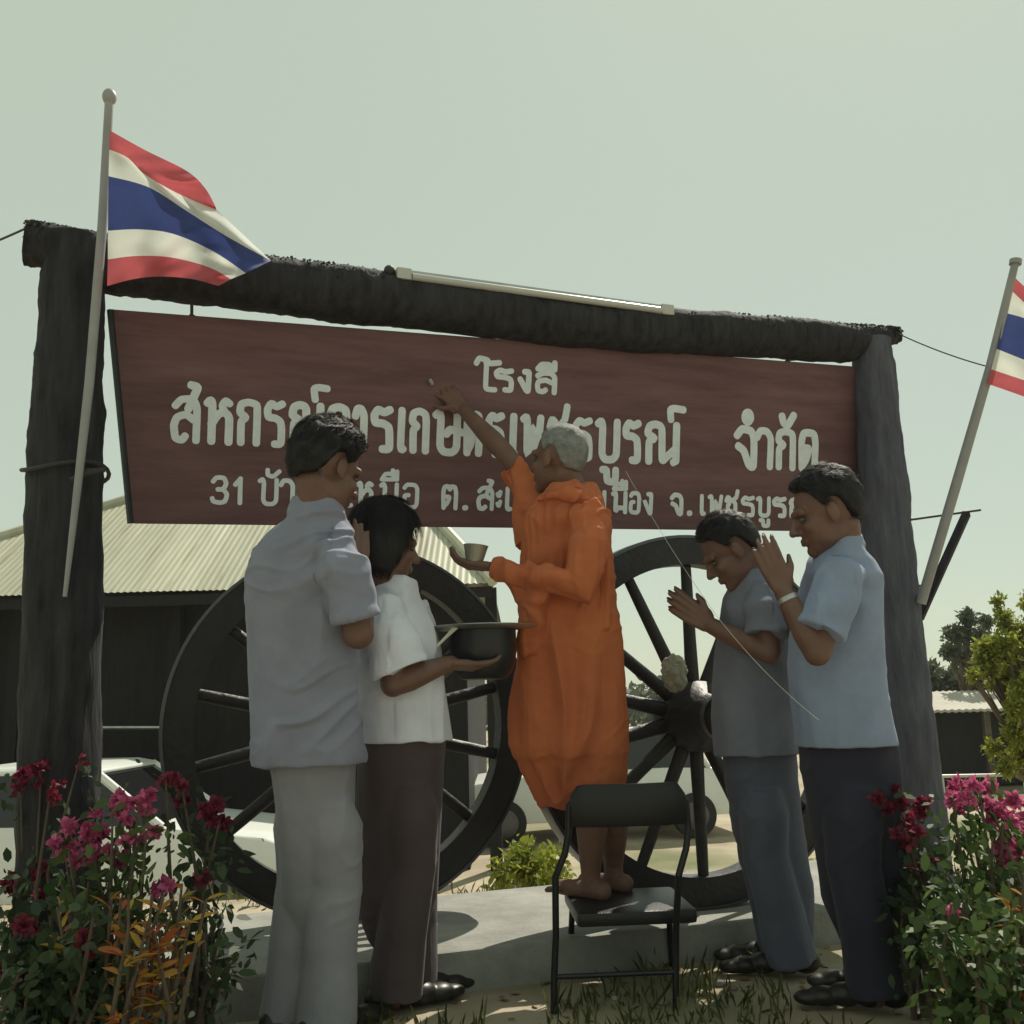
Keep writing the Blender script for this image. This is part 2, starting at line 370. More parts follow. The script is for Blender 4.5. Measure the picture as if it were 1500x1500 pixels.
# flagpole bracket on the right post, cross stick tied on the left post
a, b = on_frame(1347, 905, .06), on_frame(1416, 752, .10)
mb = MB(); mb.tube([a, b], [.022, .022], 4); build('bracket', mb, M['log'], frame, smooth=False)
for q in ((on_frame(1328, 762, .08), on_frame(1436, 747, .10)), (on_frame(1340, 858, .08), on_frame(1364, 858, .07))):
    mb = MB(); mb.tube(q, .0055, 8); build('tie_rod', mb, M['wire'], frame)
mb = MB()
mb.tube([on_frame(104, 704, .14), on_frame(128, 692, .15), on_frame(154, 688, .15)], [.010, .014, .008], 8)
ring = [pl[2] + (ES * math.cos(q) + EN * math.sin(q)) * .133 + Vector((0, 0, .02 + .015 * math.sin(q * 2))) for q in np.linspace(0, 2 * math.pi, 25)]
mb.tube(ring, .007, 8); build('rope_tie', mb, M['wire'], frame)

# sign board
TILT = R(10); ET = (Vector((0, 0, 1)) * math.cos(TILT) + EN * math.sin(TILT)); BN = ES.cross(ET).normalized()
if BN.dot(EN) < 0: BN = -BN
S0 = P(165, 453, 3.46)
def on_sign(u, v): return hit(u, v, S0, BN)
cor = [on_sign(195, 767), on_sign(1258, 779), on_sign(1256, 537), on_sign(165, 453)]
sign = empty('sign_board', cor[0], 'long dark brown board painted with three lines of white Thai lettering', 'sign')
mb = MB(); mb.add([p for p in cor] + [p - BN * .022 for p in cor], [(0, 1, 2, 3), (7, 6, 5, 4), (0, 4, 5, 1), (1, 5, 6, 2), (2, 6, 7, 3), (3, 7, 4, 0)])
build('board', mb, M['sign'], sign, smooth=False, bevel=.003, seg=1)
mb = MB(); a, b = cor[3], cor[0]
mb.tube([a - ES * .008 - BN * .011, b - ES * .008 - BN * .011], .0125, 4); build('edge_trim', mb, M['edge'], sign, smooth=False)
for (u, vt, vb) in ((281, 432, 470), (888, 490, 519), (1156, 520, 535)):
    p = on_sign(u, vb) - BN * .011; q = Vector((p.x, p.y, 0)) ; top = on_frame(u, vt - 12)
    mb = MB(); mb.tube([p, top], .006, 8)
    mb.tube([p + Vector((0, 0, .012)) + ES * (.012 * math.cos(k)) + Vector((0, 0, .012 * math.sin(k))) for k in np.linspace(0, 6.28, 13)], .004, 6)
    build('hanger', mb, M['wire'], sign)
# brush strokes of each hand-painted letter in a unit box (x to the right, y up, body height 1)
A_ = [[(0, .80), (.22, .98), (.7, .98), (1, .78), (1, 0)]]
BO = [(0, .93), (.16, 1), (.24, .84), (.24, .16), (.42, 0), (.8, 0), (1, .16), (1, 1)]
UU = [(.30, -.28), (.52, -.30), (.58, -.58), (.98, -.58), (1, -.28)]
KAR = [(.80, 1.16), (.76, 1.42), (.92, 1.47), (1.22, 1.45)]
II = [[(.02, 1.20), (.25, 1.44), (.7, 1.46), (.98, 1.24), (.02, 1.20)], [(1, 1.58), (1, 1.22)]]
NO = [[(.06, 0), (.06, .52), (.24, .62), (.0, .74), (.06, .94), (.28, 1), (.48, .9), (.52, .06), (.66, .12), (.95, .34)], [(1, 1), (1, .04)], [(1, .04), (.92, .0)]]
STR = {
 'ก': [[(.08, 0), (.08, .50), (.34, .62), (.0, .74), (.08, .94), (.5, 1), (.92, .94), (1, .74), (1, 0)]],
 'า': A_,
 'ร': [[(1, 1), (.6, .93), (.25, .99), (.0, .84), (.08, .66), (.55, .64), (.92, .56), (1, .36), (.98, .02), (.58, .0)]],
 'ส': [[(.50, .10), (.36, .0), (.08, .04), (.0, .34), (.12, .54), (.5, .62), (.86, .50)], [(1, 0), (1, .78), (.78, 1), (.30, .98), (.03, .82)], [(.62, .76), (.84, 1.08), (.98, 1.30), (.70, 1.34)]],
 'ห': [[(0, .92), (.12, 1), (.22, .88), (.22, 0)], [(.22, .42), (.5, .66), (.80, .72), (1, .58), (1, 0)], [(.80, .72), (.68, .88), (.82, 1), (1, .94)]],
 'ณ': NO, 'ณ์': NO + [KAR],
 'เ': [[(.2, 1), (.2, .12), (.45, 0), (.9, .02)]],
 'ษ': [BO, [(.52, .46), (.70, .58), (1.22, .52)]],
 'ต': [[(.05, 0), (.0, .7), (.10, .96), (.38, 1), (.5, .86), (.62, 1), (.9, .96), (1, .7), (1, 0)], [(.05, .04), (.34, .22), (.50, .50), (.26, .52)]],
 'พ': [[(0, .95), (.14, 1), (.2, .84), (.24, .04), (.52, .74), (.80, .04), (1, 1)]],
 'ช': [[(.02, .78), (.14, .98), (.34, .88), (.28, .62), (.14, .5), (.2, .1), (.5, 0), (.82, .1), (.82, .62), (.60, .80), (.9, 1.0), (1.0, 1.34)]],
 'บ': [BO], 'บู': [BO, UU],
 'จ': [[(0, .82), (.3, 1), (.8, .96), (1, .74), (1, .0), (.72, .02), (.42, .40), (.08, .52)]],
 'ด': [[(.05, 0), (.0, .7), (.12, .96), (.5, 1), (.9, .96), (1, .7), (1, -.06)], [(.05, .04), (.36, .26), (.56, .54), (.28, .56)]],
 'โ': [[(0, 1.36), (.14, 1.62), (.46, 1.56), (.58, 1.40), (1, 1.48)], [(.40, 1.5), (.44, 1.3), (.44, .12), (.58, 0), (.84, .02)]],
 'ง': [[(.5, .98), (.95, .98), (.98, .8), (.92, 0), (.70, .02), (0, .56)]],
 '3': [[(.02, .84), (.25, 1), (.75, 1), (.94, .78), (.74, .55), (.36, .53)], [(.74, .55), (1, .34), (.88, .06), (.5, 0), (.1, .04), (0, .16)]],
 '1': [[(0, .74), (.75, 1)], [(.75, 1), (.75, 0)]],
 'น': [[(0, .93), (.16, 1), (.24, .84), (.24, 0), (.6, .22), (.92, .18)], [(1, 1), (1, 0)]],
 'อ': [[(.36, .54), (.06, .50), (.02, .14), (.2, 0), (.8, 0), (1, .16), (1, .82), (.8, 1), (.2, 1), (0, .86)]],
 'ะ': [[(0, .72), (.5, .62), (1, .82)], [(0, .26), (.5, .14), (1, .36)]],
 'ย': [[(.02, .94), (.3, 1), (.3, .7), (.04, .55), (.1, .1), (.5, 0), (.9, .1), (1, 1)]],
 'ม': [[(0, .93), (.16, 1), (.24, .84), (.22, .06), (.45, .22), (.95, .2)], [(1, 1), (1, .0)]],
 '.': [[(.4, .02), (.6, .02)]],
}
STR['สี'] = STR['ส'][:2] + II; STR['ดี'] = STR['ด'] + II
STR['นื'] = STR['น'] + II + [[(.72, 1.62), (.72, 1.4)]]; STR['มื'] = STR['ม'] + II + [[(.72, 1.62), (.72, 1.4)]]
STR['กั'] = STR['ก'] + [[(.18, 1.42), (.30, 1.24), (.6, 1.18), (.98, 1.46)]]
def half(g, a, b): return [[(a + (b - a) * x, y) for x, y in st] for st in g]
STR['จำ'] = half(STR['จ'], 0, .50) + half(A_, .60, 1) + [[(.30 + .09 * math.cos(q), 1.34 + .13 * math.sin(q)) for q in np.linspace(0, 6.0, 9)]]
STR['บ้า'] = half([BO], 0, .50) + half(A_, .64, 1) + [[(.22, 1.40), (.24, 1.2), (.40, 1.14), (.58, 1.36)]]
def smooth_line(p, n=7):
    p = [Vector(q) for q in p]
    if len(p) == 2: return [p[0].lerp(p[1], k / 4) for k in range(5)]
    out = []
    for i in range(len(p) - 1):
        a, b, c, d = p[max(0, i - 1)], p[i], p[i + 1], p[min(len(p) - 1, i + 2)]
        for k in range(n):
            t = k / n; q = .5 * ((2 * b) + (c - a) * t + (2 * a - 5 * b + 4 * c - d) * t * t + (3 * b - a - 3 * c + d) * t ** 3); out.append(b.lerp(c, t).lerp(q, .55))
    out.append(p[-1]); return out
def letters(items, stroke, name='lettering'):
    mb = MB(); zz = 0
    for txt, x0, x1, yb, yt in items:
        p0 = on_sign(x0, yb); p1 = on_sign(x1, yb + (x1 - x0) * .03); pt = on_sign(x0, yt)
        W = (p1 - p0).dot(ES); H = (pt - p0).dot(ET); sw = stroke / F_PX * depth_of(p0); narrow = {'เ': .8, '.': .6}.get(txt, 1)
        for st in STR[txt]:
            pl_ = [Vector((sw / 2 + x * max(.001, W - sw), sw / 2 + y * (H - sw))) for x, y in st]
            pl_ = [q + Vector((random.gauss(0, .02), random.gauss(0, .012))) * sw for q in pl_]
            ln = smooth_line(pl_); wd = (1.25 if txt == '.' else 1) * sw * random.uniform(.94, 1.06); vs = []; fs = []
            zz = (zz + 1) % 7; n = len(ln); prev = None
            t0 = (ln[1] - ln[0]).normalized(); t1 = (ln[-1] - ln[-2]).normalized()
            path = []
            for k in (-.92, -.7, -.38): path.append((ln[0] + t0 * (k * wd / 2), math.sqrt(1 - k * k), t0))
            for i, q in enumerate(ln): path.append((q, 1, (ln[min(n - 1, i + 1)] - ln[max(0, i - 1)]).normalized()))
            for k in (.38, .7, .92): path.append((ln[-1] + t1 * (k * wd / 2), math.sqrt(1 - k * k), t1))
            for i, (q, r, t) in enumerate(path):
                nn = Vector((-t.y, t.x)); lf = .0010 + .00022 * zz + .0011 * i / len(path)
                for sg in (-1, 1):
                    v = q + nn * (sg * r * wd / 2); vs.append(p0 + ES * v.x + ET * v.y + BN * lf)
            for i in range(len(path) - 1): fs.append((2 * i, 2 * i + 1, 2 * i + 3, 2 * i + 2))
            mb.add(vs, fs)
    return link(name, mb.mesh(name, BASES[sign.name]), M['letter'], sign, False)
letters([('โ', 692, 734, 573, 537), ('ร', 722, 752, 574, 537), ('ง', 757, 778, 575, 539), ('สี', 782, 815, 577, 541)], 8.4)
def y2(x, top): return (577 + (x - 250) * .0545) if top else (649 + (x - 250) * .0455)
L2 = [('ส', 248, 293), ('ห', 296, 340), ('ก', 344, 381), ('ร', 384, 417), ('ณ์', 421, 473), ('ก', 477, 511), ('า', 513, 537), ('ร', 541, 575), ('เ', 580, 596), ('ก', 597, 628), ('ษ', 631, 673),
      ('ต', 677, 706), ('ร', 709, 738), ('เ', 744, 759), ('พ', 760, 796), ('ช', 798, 833), ('ร', 836, 867), ('บู', 869, 907), ('ร', 910, 938), ('ณ์', 942, 994), ('จำ', 1073, 1132), ('กั', 1134, 1165), ('ด', 1168, 1197)]
letters([(t, a, b, y2(a, 0), y2(a, 1)) for t, a, b in L2], 11.4)
def y3(x, top): return (696 + (x - 307) * .0375) if top else (739 + (x - 307) * .0235)
L3 = [('3', 307, 335), ('1', 340, 357), ('บ้า', 376, 431), ('น', 434, 462), ('เ', 504, 518), ('ห', 520, 546), ('นื', 554, 583), ('อ', 588, 613), ('ต', 645, 670), ('.', 675, 687), ('ส', 697, 723), ('ะ', 725, 735), ('เ', 738, 751),
      ('ดี', 752, 776), ('ย', 779, 803), ('ง', 806, 824), ('อ', 842, 862), ('.', 865, 875), ('เ', 880, 893), ('มื', 894, 918), ('อ', 920, 938), ('ง', 941, 956), ('จ', 980, 1000), ('.', 1004, 1015), ('เ', 1023, 1034), ('พ', 1035, 1058), ('ช', 1060, 1082),
      ('ร', 1084, 1105), ('บู', 1106, 1128), ('ร', 1130, 1151), ('ณ', 1154, 1186)]
letters([(t, a, b, y3(a, 0), y3(a, 1)) for t, a, b in L3], 6.6)

# unlit fluorescent fitting lying on the beam
def beam_top(u, v, up=0.0): return on_frame(u, v, 0) + Vector((0, 0, up))
a, b = on_frame(578, 402, .06), on_frame(982, 457, .05)
lamp = empty('tube_lamp', a, 'long unlit white fluorescent tube fitting fixed along the top of the log beam', 'lamp')
ax = (b - a).normalized(); up = Vector((0, 0, 1))
mb = MB(); mb.box((a + b) / 2 + up * .004, (ax, EN, ax.cross(EN)), ((b - a).length / 2, .028, .010)); build('batten', mb, M['steel'], lamp, smooth=False, bevel=.003)
mb = MB(); mb.tube([a + ax * .06 + EN * .012 - up * .014 + EN * .02, b - ax * .06 + EN * .032 - up * .014], .014, 14); build('tube', mb, M['tube'], lamp)
for p in (a + ax * .03, b - ax * .03):
    mb = MB(); mb.box(p + EN * .026 - up * .006, (ax, EN, up), (.028, .012, .022)); build('lamp_holder', mb, M['tube'], lamp, smooth=False, bevel=.004)
mb = MB(); p = a - ax * .02; mb.ell(p + up * .012, (.022, .02, .022), nu=10, nv=6); mb.tube([p - up * .03, p + up * .015], .009, 8); build('cable_gland', mb, M['wire'], lamp)

# ------------------------------------------------------------------ flags
def flag(name, rows, dep, label, base, wave=.05, ny=5, nx=34):
    """rows: six stripe boundaries, each a pixel polyline from hoist to fly"""
    def samp(row, t):
        x = t * (len(row) - 1); i = min(int(x), len(row) - 2); f = x - i
        def g(k): return Vector(row[max(0, min(len(row) - 1, k))])
        p0, p1, p2, p3 = g(i - 1), g(i), g(i + 1), g(i + 2)
        return .5 * ((2 * p1) + (p2 - p0) * f + (2 * p0 - 5 * p1 + 4 * p2 - p3) * f * f + (3 * p1 - p0 - 3 * p2 + p3) * f ** 3)
    mb = MB(); vs = []; nr = 0; mis = []
    for b in range(5):
        for k in range(ny if b < 4 else ny + 1):
            q = k / ny
            for i in range(nx + 1):
                t = i / nx; p = samp(rows[b], t).lerp(samp(rows[b + 1], t), q); g = b + q
                d = dep + t * .12 + .035 * t ** .5 * noise.noise((t * 4.5 + g * .8, g * 1.1 - t * 2, dep)) + t * wave * (math.sin(t * 7.0 + g * .9) + .55 * math.sin(t * 15 - g * 1.6 + 1) + .3 * math.sin(t * 27 + g * 3.1))
                vs.append(P(p.x, p.y, d))
            nr += 1
    n = nx + 1
    mb.v = [Vector(v) for v in vs]
    for r in range(nr - 1):
        b = min(4, r // ny)
        for i in range(nx):
            mb.f.append((r * n + i, r * n + i + 1, (r + 1) * n + i + 1, (r + 1) * n + i)); mb.m.append((0, 1, 2, 1, 0)[b])
    me = mb.mesh(name, base); o = link(name, me, [M['red'], M['white'], M['blue']], None, True, base)
    tag(o, label, 'flag', 'striped national flags on poles'); return o
rowsL = [[(161, 191), (213, 220), (273, 250), (300, 275), (316, 303)], [(160, 219), (187, 231), (213, 256), (262, 284), (317, 307)], [(159, 258), (217, 274), (272, 308), (330, 345), (397, 382)],
         [(158, 338), (205, 336), (255, 343), (312, 368), (360, 400)], [(158, 380), (200, 375), (250, 377), (305, 391), (338, 409)], [(157, 419), (195, 409), (235, 405), (283, 409), (320, 419)]]
pL = [on_frame(160, 150, .16), on_frame(150, 330, .16), on_frame(131, 560, .165), on_frame(113, 720, .17), on_frame(95, 874, .175)]
pole = empty('flagpole', pL[-1], 'pale painted flagpole strapped to the left log post of the sign', 'flagpole', 'flagpoles on the sign frame')
mb = MB(); mb.tube(pL, [.0145, .0155, .0150, .012, .0065], 14); build('shaft', mb, M['pole'], pole)
mb = MB(); mb.ell(pL[0] + Vector((0, 0, .02)), (.024, .024, .03), nu=14, nv=8); build('finial', mb, M['pole'], pole)
flag('flag', rowsL, 3.21, 'red white and blue striped flag billowing over the left end of the beam', P(158, 419, 3.21))
pR = [P(1487, 386, 4.1), P(1450, 540, 4.13), P(1400, 712, 4.16), P(1349, 884, 4.2)]
pole2 = empty('flagpole', pR[-1], 'slanting grey flagpole leaning outward from a bracket on the right post', 'flagpole', 'flagpoles on the sign frame')
mb = MB(); mb.tube(pR, [.015, .019, .021, .021], 14); build('shaft', mb, M['pole'], pole2)
mb = MB(); mb.tube([pR[0] - Vector((.0, 0, .004)), pR[0] + Vector((.004, 0, .016))], [.024, .024], 14); build('finial', mb, M['pole'], pole2)
rowsR = [[(1484, 404), (1510, 428), (1545, 455), (1580, 470)], [(1480, 424), (1510, 452), (1545, 480), (1585, 500)], [(1472, 458), (1510, 470), (1560, 500), (1625, 540)],
         [(1460, 511), (1500, 527), (1545, 545), (1600, 566)], [(1452, 541), (1500, 557), (1545, 573), (1585, 590)], [(1446, 562), (1500, 581), (1540, 597), (1575, 612)]]
flag('flag', rowsR, 4.1, 'red white and blue striped flag cut off by the right edge of the photo', P(1446, 562, 4.1))

def wire(name, pts, r, m, label, cat, sag=.0, n=24, base=None):
    ps = []
    for i in range(len(pts) - 1):
        for k in range(n): t = k / n; ps.append(pts[i].lerp(pts[i + 1], t) - Vector((0, 0, 4 * sag * t * (1 - t))))
    ps.append(pts[-1]); mb = MB(); mb.tube(ps, r, 6); o = build(name, mb, m, None, True, pts[0]); return tag(o, label, cat)
wire('cable', [on_frame(56, 326, .02), P(-260, 415, 4.2)], .004, M['wire'], 'thin dark wire running off to the left from the left end of the beam', 'wire', .05)
wire('cable', [on_frame(1306, 484, .02), P(1443, 536, 4.12)], .003, M['wire'], 'thin wire from the right end of the beam to the slanting flagpole', 'wire', .012)
wire('thread', [on_sign(915, 690) + BN * .01, P(1052, 905, 3.18), P(1200, 1055, 2.925)], .0008, M['thread'], 'thin pale thread slanting down from the sign past the men on the right', 'thread', .02)

# ------------------------------------------------------------------ plinth and two ox-cart wheels
c0 = on_frame(770, 1000, -.24); c0 = Vector((c0.x, c0.y, 0))
mb = MB(); mb.box(c0 + Vector((0, 0, 0)), (ES, EN, AX[2]), (1.75, .46, .131)); pl_o = build('plinth', mb, M['concrete'], None, False, c0, bevel=.01)
tag(pl_o, 'low concrete strip under the two big wheels', 'plinth')
RW = .712
def wheel():
    o = empty('cart_wheel', (0, 0, 0), 'black spoked cart wheel behind the two people on the left', 'wheel', 'big spoked wheels under the sign')
    def circ(r, y, n=96): return [Vector((r * math.cos(q), y, r * math.sin(q))) for q in [2 * math.pi * k / n for k in range(n)]]
    def annulus(ro, ri, w):
        prof = [(ri, -w), (ro, -w), (ro, w), (ri, w)]; n = 96; rs = []
        mb = MB(); rr = [circ(r, y) for r, y in prof]; rr.append(rr[0])
        return mb.rings(rr, cap=False)
    build('felloe', annulus(RW - .012, RW - .118, .045), M['wheelwood'], o, bevel=.006)
    build('tyre', annulus(RW, RW - .0125, .047), M['iron'], o, bevel=.002)
    mb = MB(); prof = [(.03, -.26), (.07, -.26), (.078, -.23), (.09, -.12), (.135, -.07), (.14, .07), (.09, .12), (.078, .2), (.03, .2)]
    n = 32; mb.rings([[Vector((r * math.cos(2 * math.pi * k / n), y, r * math.sin(2 * math.pi * k / n))) for k in range(n)] for r, y in prof])
    hub = build('hub', mb, M['wheelwood'], o)
    for y in (-.225, .085):
        mb = MB(); n = 32; r0 = .086 if y < 0 else .105
        mb.rings([[Vector((r * math.cos(2 * math.pi * k / n), yy, r * math.sin(2 * math.pi * k / n))) for k in range(n)] for r, yy in ((r0 - .02, y), (r0, y), (r0, y + .03), (r0 - .02, y + .03))])
        build('hub_band', mb, M['iron'], hub)
    for k in range(14):
        a = 2 * math.pi * k / 14 + math.pi / 2; d = Vector((math.cos(a), 0, math.sin(a))); mb = MB()
        mb.tube([d * .12, d * .3, d * .5, d * (RW - .11)], [.030, .026, .024, .022], 10, flat=.8, flatdir=(0, 1, 0)); build('spoke', mb, M['wheelwood'], o)
    return o
w1 = wheel(); w2 = copy_tree(w1); w2['label'] = 'black spoked cart wheel between the monk and the bowing man on the right'
cl = on_frame(517, 1046, -.42); cr = on_frame(1017, 1051)

for o, c in ((w1, cl), (w2, cr)):
    o.location = (c.x, c.y, RW + .13); o.rotation_euler = (0, 0, YAW)
p = on_frame(988, 986, .12)
mb = MB()
mb.ell(p, (.046, .036, .066))
for k in range(120):
    q = nz((random.gauss(0, 1), random.gauss(0, 1), random.gauss(0, 1))); mb.ell(p + Vector((q.x * .047, q.y * .036, q.z * .068)), (.009, .009, .009), nu=8, nv=6)
gar = voxel('garland', mb, M['garland'], None, .005, 2, base=p); tag(gar, 'small pale bunch of flower heads tied beside the right wheel hub', 'garland')
# ------------------------------------------------------------------ people
def frame_of(f, up=(0, 0, 1)):
    f = nz(f); r = f.cross(Vector(up)).normalized(); u = r.cross(f).normalized()
    return Matrix((r, f, u)).transposed()           # columns: right, forward, up
def hand(mb, wrist, d, n, t, curl=(10, 12, 14, 16), spread=.06, thumb=.5, sc=1.0):
    """palm, four unequal jointed fingers and a thumb; d along the fingers, n out of the palm, t towards the thumb"""
    d = nz(d); n = nz(Vector(n) - d * Vector(n).dot(d)); t = nz(Vector(t) - d * Vector(t).dot(d) - n * Vector(t).dot(n))
    kn = []
    for i in range(4):
        k = wrist + (d * (.082 - .004 * abs(i - 1)) + t * ((1.5 - i) * .0195)) * sc; kn.append(k)
        mb.cap(wrist + t * ((1.5 - i) * .011) * sc + d * .008, k, .0135 * sc, .0105 * sc, 10)
    mb.ell(wrist + d * .045 * sc + n * .004, (.036 * sc, .042 * sc, .013 * sc), Matrix((t, d, n)).transposed(), 14, 8)
    mb.ell(wrist + (d * .028 + t * .026) * sc + n * .006, (.017 * sc, .03 * sc, .014 * sc), Matrix((t, d, n)).transposed(), 12, 8)
    for i, (k, ln) in enumerate(zip(kn, (.92, 1.0, .94, .76))):
        ang = 0; p = k; dv = nz(d + t * (spread * (1.5 - i)))
        for j, (L, ra, rb) in enumerate(((.042, .0098, .009), (.027, .009, .0082), (.021, .0082, .0062))):
            ang += R(curl[i]) * (1 if j == 0 else 1.1); dd = dv * math.cos(ang) + n * math.sin(ang)
            q = p + dd * (L * ln * sc); mb.cap(p, q, ra * sc, rb * sc, 10); p = q
    p = wrist + (d * .03 + t * .03) * sc; dv = nz(d * .7 + t * thumb + n * .25)
    q = p + dv * .036 * sc; mb.cap(p, q, .0125 * sc, .0105 * sc, 10); q2 = q + nz(d * .95 + t * thumb * .4 + n * .15) * .027 * sc; mb.cap(q, q2, .0105 * sc, .0075 * sc, 10)
def head(mb, c, fr, s=1.0):
    def L(x, y, z): return c + fr @ Vector((x * s, y * s, z * s))
    def E(x, y, z, a, b, h): mb.ell(L(x, y, z), (a * s, b * s, h * s), fr, 28, 18)
    E(0, -.014, .032, .073, .095, .088); E(0, .025, -.035, .060, .066, .078); E(0, .052, -.078, .036, .034, .034)
    mb.cap(L(0, .070, -.094), L(0, .074, -.092), .021 * s, .02 * s)
    mb.cap(L(0, .088, .012), L(0, .111, -.024), .009 * s, .0125 * s)
    for x in (-1, 1):
        mb.cap(L(x * .011, .098, -.030), L(x * .013, .100, -.028), .0085 * s, .0085 * s)
        mb.cap(L(x * .012, .086, .026), L(x * .045, .070, .024), .012 * s, .012 * s)
        E(x * .037, .060, -.024, .020, .024, .022)
        E(x * .042, .012, -.060, .014, .045, .03)
        # ear
        E(x * .077, -.008, -.006, .008, .019, .031); mb.cap(L(x * .076, -.002, -.03), L(x * .076, .0, -.034), .009 * s, .007 * s)
        mb.cap(L(x * .004, .0945, -.0535), L(x * .02, .085, -.056), .0062 * s, .005 * s); mb.cap(L(x * .004, .0935, -.0645), L(x * .018, .085, -.063), .0075 * s, .005 * s)
def hair_mesh(name, c, fr, m, parent, s=1.0, thick=.018, style='short', lump=.012, strands=1800, slen=.022, seed=1):
    """hair: a shell thickest at the crown that dives into the head at the face and nape"""
    nu, nv = 120, 84; vs = []; fs = []; N = []
    for i in range(nv + 1):
        th = math.pi * i / nv
        for j in range(nu):
            ph = 2 * math.pi * j / nu
            d = Vector((math.sin(th) * math.sin(ph), math.sin(th) * math.cos(ph), math.cos(th)))   # right, forward, up
            # hairline: how far the direction is inside the haired region
            z = d.z; az = math.degrees(math.atan2(abs(d.x), d.y))
            kt = [(0, .30), (40, .24), (58, -.3), (72, -.97), (180, -.97)] if style == 'bob' else [(0, .47), (35, .44), (52, .30), (63, -.02), (72, -.30), (86, .02), (104, -.12), (122, -.62), (140, -.82), (180, -.84)]
            if style == 'shaved': kt = [(a_, b_ - .02) for a_, b_ in kt]
            lim = float(np.interp(az, [q[0] for q in kt], [q[1] for q in kt])); edge = z - lim; front = d.y
            k = min(1, max(0, edge / .2)); k = k * k * (3 - 2 * k)
            base = 1 / math.sqrt((d.x / .073) ** 2 + (d.y / .095) ** 2 + (d.z / .088) ** 2)
            t = thick * (.8 + .5 * max(0, z) + (.25 if style == 'bob' and front < .2 else 0))
            q = d * 6 + Vector((seed, seed * 2, 0))
            t += lump * (noise.noise(q * .6) * .8 + noise.noise(q * 1.5) * .35 + noise.noise(q * 5) * .12) * (.4 + .6 * max(0, z + .3))
            r = base + t * k - .035 * (1 - k)
            p = Vector((0, -.014, .032)) + d * r
            if style == 'bob' and z < .1:      # hang straight down to the jaw
                hang = (.1 - z) * k
                p.z -= .045 * hang; p.x *= 1 + .18 * hang; p.y = p.y * (1 + .10 * hang) if p.y < 0 else p.y
            elif z < -.1: p.z -= .02 * (-.1 - z)
            vs.append(c + fr @ (p * s)); N.append((fr @ d, k, z))
    for i in range(nv):
        for j in range(nu):
            k = (j + 1) % nu; fs.append((i * nu + j, i * nu + k, (i + 1) * nu + k, (i + 1) * nu + j))
    mb = MB(); mb.add(vs, fs); mb.m = [0] * len(fs)
    base = BASES[parent.name]
    rnd = random.Random(seed)
    idx = [i for i in range(len(vs)) if N[i][1] > .75]
    for _ in range(strands):
        i = rnd.choice(idx); nrm, k, z = N[i]; p = vs[i]
        cw = noise.noise(p * 22); down = Vector((0, 0, -1)) if style == 'bob' else (fr @ Vector((cw * .8 + rnd.gauss(0, .25), -.9 + rnd.gauss(0, .3), -.55)))
        dv = (down - nrm * down.dot(nrm)).normalized() * .85 + nrm * rnd.uniform(.03, .34 if style != 'bob' else .15); dv.normalize()
        sd = dv.cross(nrm).normalized() * rnd.uniform(.0006, .0013); L = slen * rnd.uniform(.5, 1.3)
        p = p - nrm * .003; q = p + dv * L * .55; e = p + dv * L - nrm * L * .15
        mb.add([p - sd, p + sd, q + sd * .8, e, q - sd * .8], [(0, 1, 2, 4), (4, 2, 3)])
    me = mb.mesh(name, base); return link(name, me, m, parent, True)
def loft(mb, rows, dep, bh, seg=40, sq=2.3, lean=0.0, fwd=(0, 0)):
    """rows: (v, left px, right px[, half depth]) of a garment at camera depth dep"""
    rs = []
    n = len(rows)
    for i, r in enumerate(rows):
        v, a, b = r[:3]; h = r[3] if len(r) > 3 else bh
        dz = dep + (r[4] if len(r) > 4 else 0)
        c = P((a + b) / 2, v, dz); hw = (b - a) / 2 / F_PX * dz; ring = []
        rt = (P(b, v, dz) - P(a, v, dz)).normalized(); rt.z = 0; rt.normalize(); bk = Vector((-rt.y, rt.x, 0))
        for k in range(seg):
            q = 2 * math.pi * k / seg; cx, cy = math.cos(q), math.sin(q)
            x = math.copysign(abs(cx) ** (2 / sq), cx); y = math.copysign(abs(cy) ** (2 / sq), cy)
            ring.append(c + rt * (hw * x) + bk * (h * y))
        rs.append(ring)
    mb.rings(rs)
def folds(amp, seed, sc=9, vert=.13, side=1.0, pull=None):
    """hanging cloth: crested vertical drape, slanting creases, tension folds that fan out of given points"""
    off = Vector((seed * 3.1, seed * 1.7, seed * .9))
    def f(c, n):
        wv = noise.noise(Vector((c.x * 5, c.y * 5, c.z * 3)) + off)
        q = Vector((c.x * sc + wv * .5, c.y * sc + wv * .5, c.z * sc * vert)) + off
        a = noise.noise(q); m1 = .45 + .8 * noise.noise(Vector((c.x * 4, c.y * 4, c.z * 2.2)) + off * 3)
        crest = (1 - 2.6 * abs(a)) * max(.1, m1)
        q2 = Vector((c.x * sc * .55 + c.z * sc * .35, c.y * sc * .55, c.z * sc * 1.25 - c.x * sc * .45)) + off * 2
        b = noise.noise(q2 + Vector((wv, 0, wv))); m2 = max(0, noise.noise(q2 * .33 + Vector((7, 7, 7))) + .05)
        crease = max(0, 1 - abs(b) * 4.2) * m2 * 2.4
        d = amp * (.75 * (crest - .25) + side * .30 * crease + .03 * noise.noise(Vector((c.x, c.y, c.z)) * 38))
        for p, rad, k in (pull or []):
            v = c - p; L = v.length
            if L < rad:
                ang = math.atan2(v.z, math.hypot(v.x, v.y) * (1 if v.x > 0 else -1)); w_ = (1 - L / rad) * min(1, L / (.2 * rad))
                d += .0075 * w_ * math.sin(ang * k + L * 9 + seed)
        return d
    return f
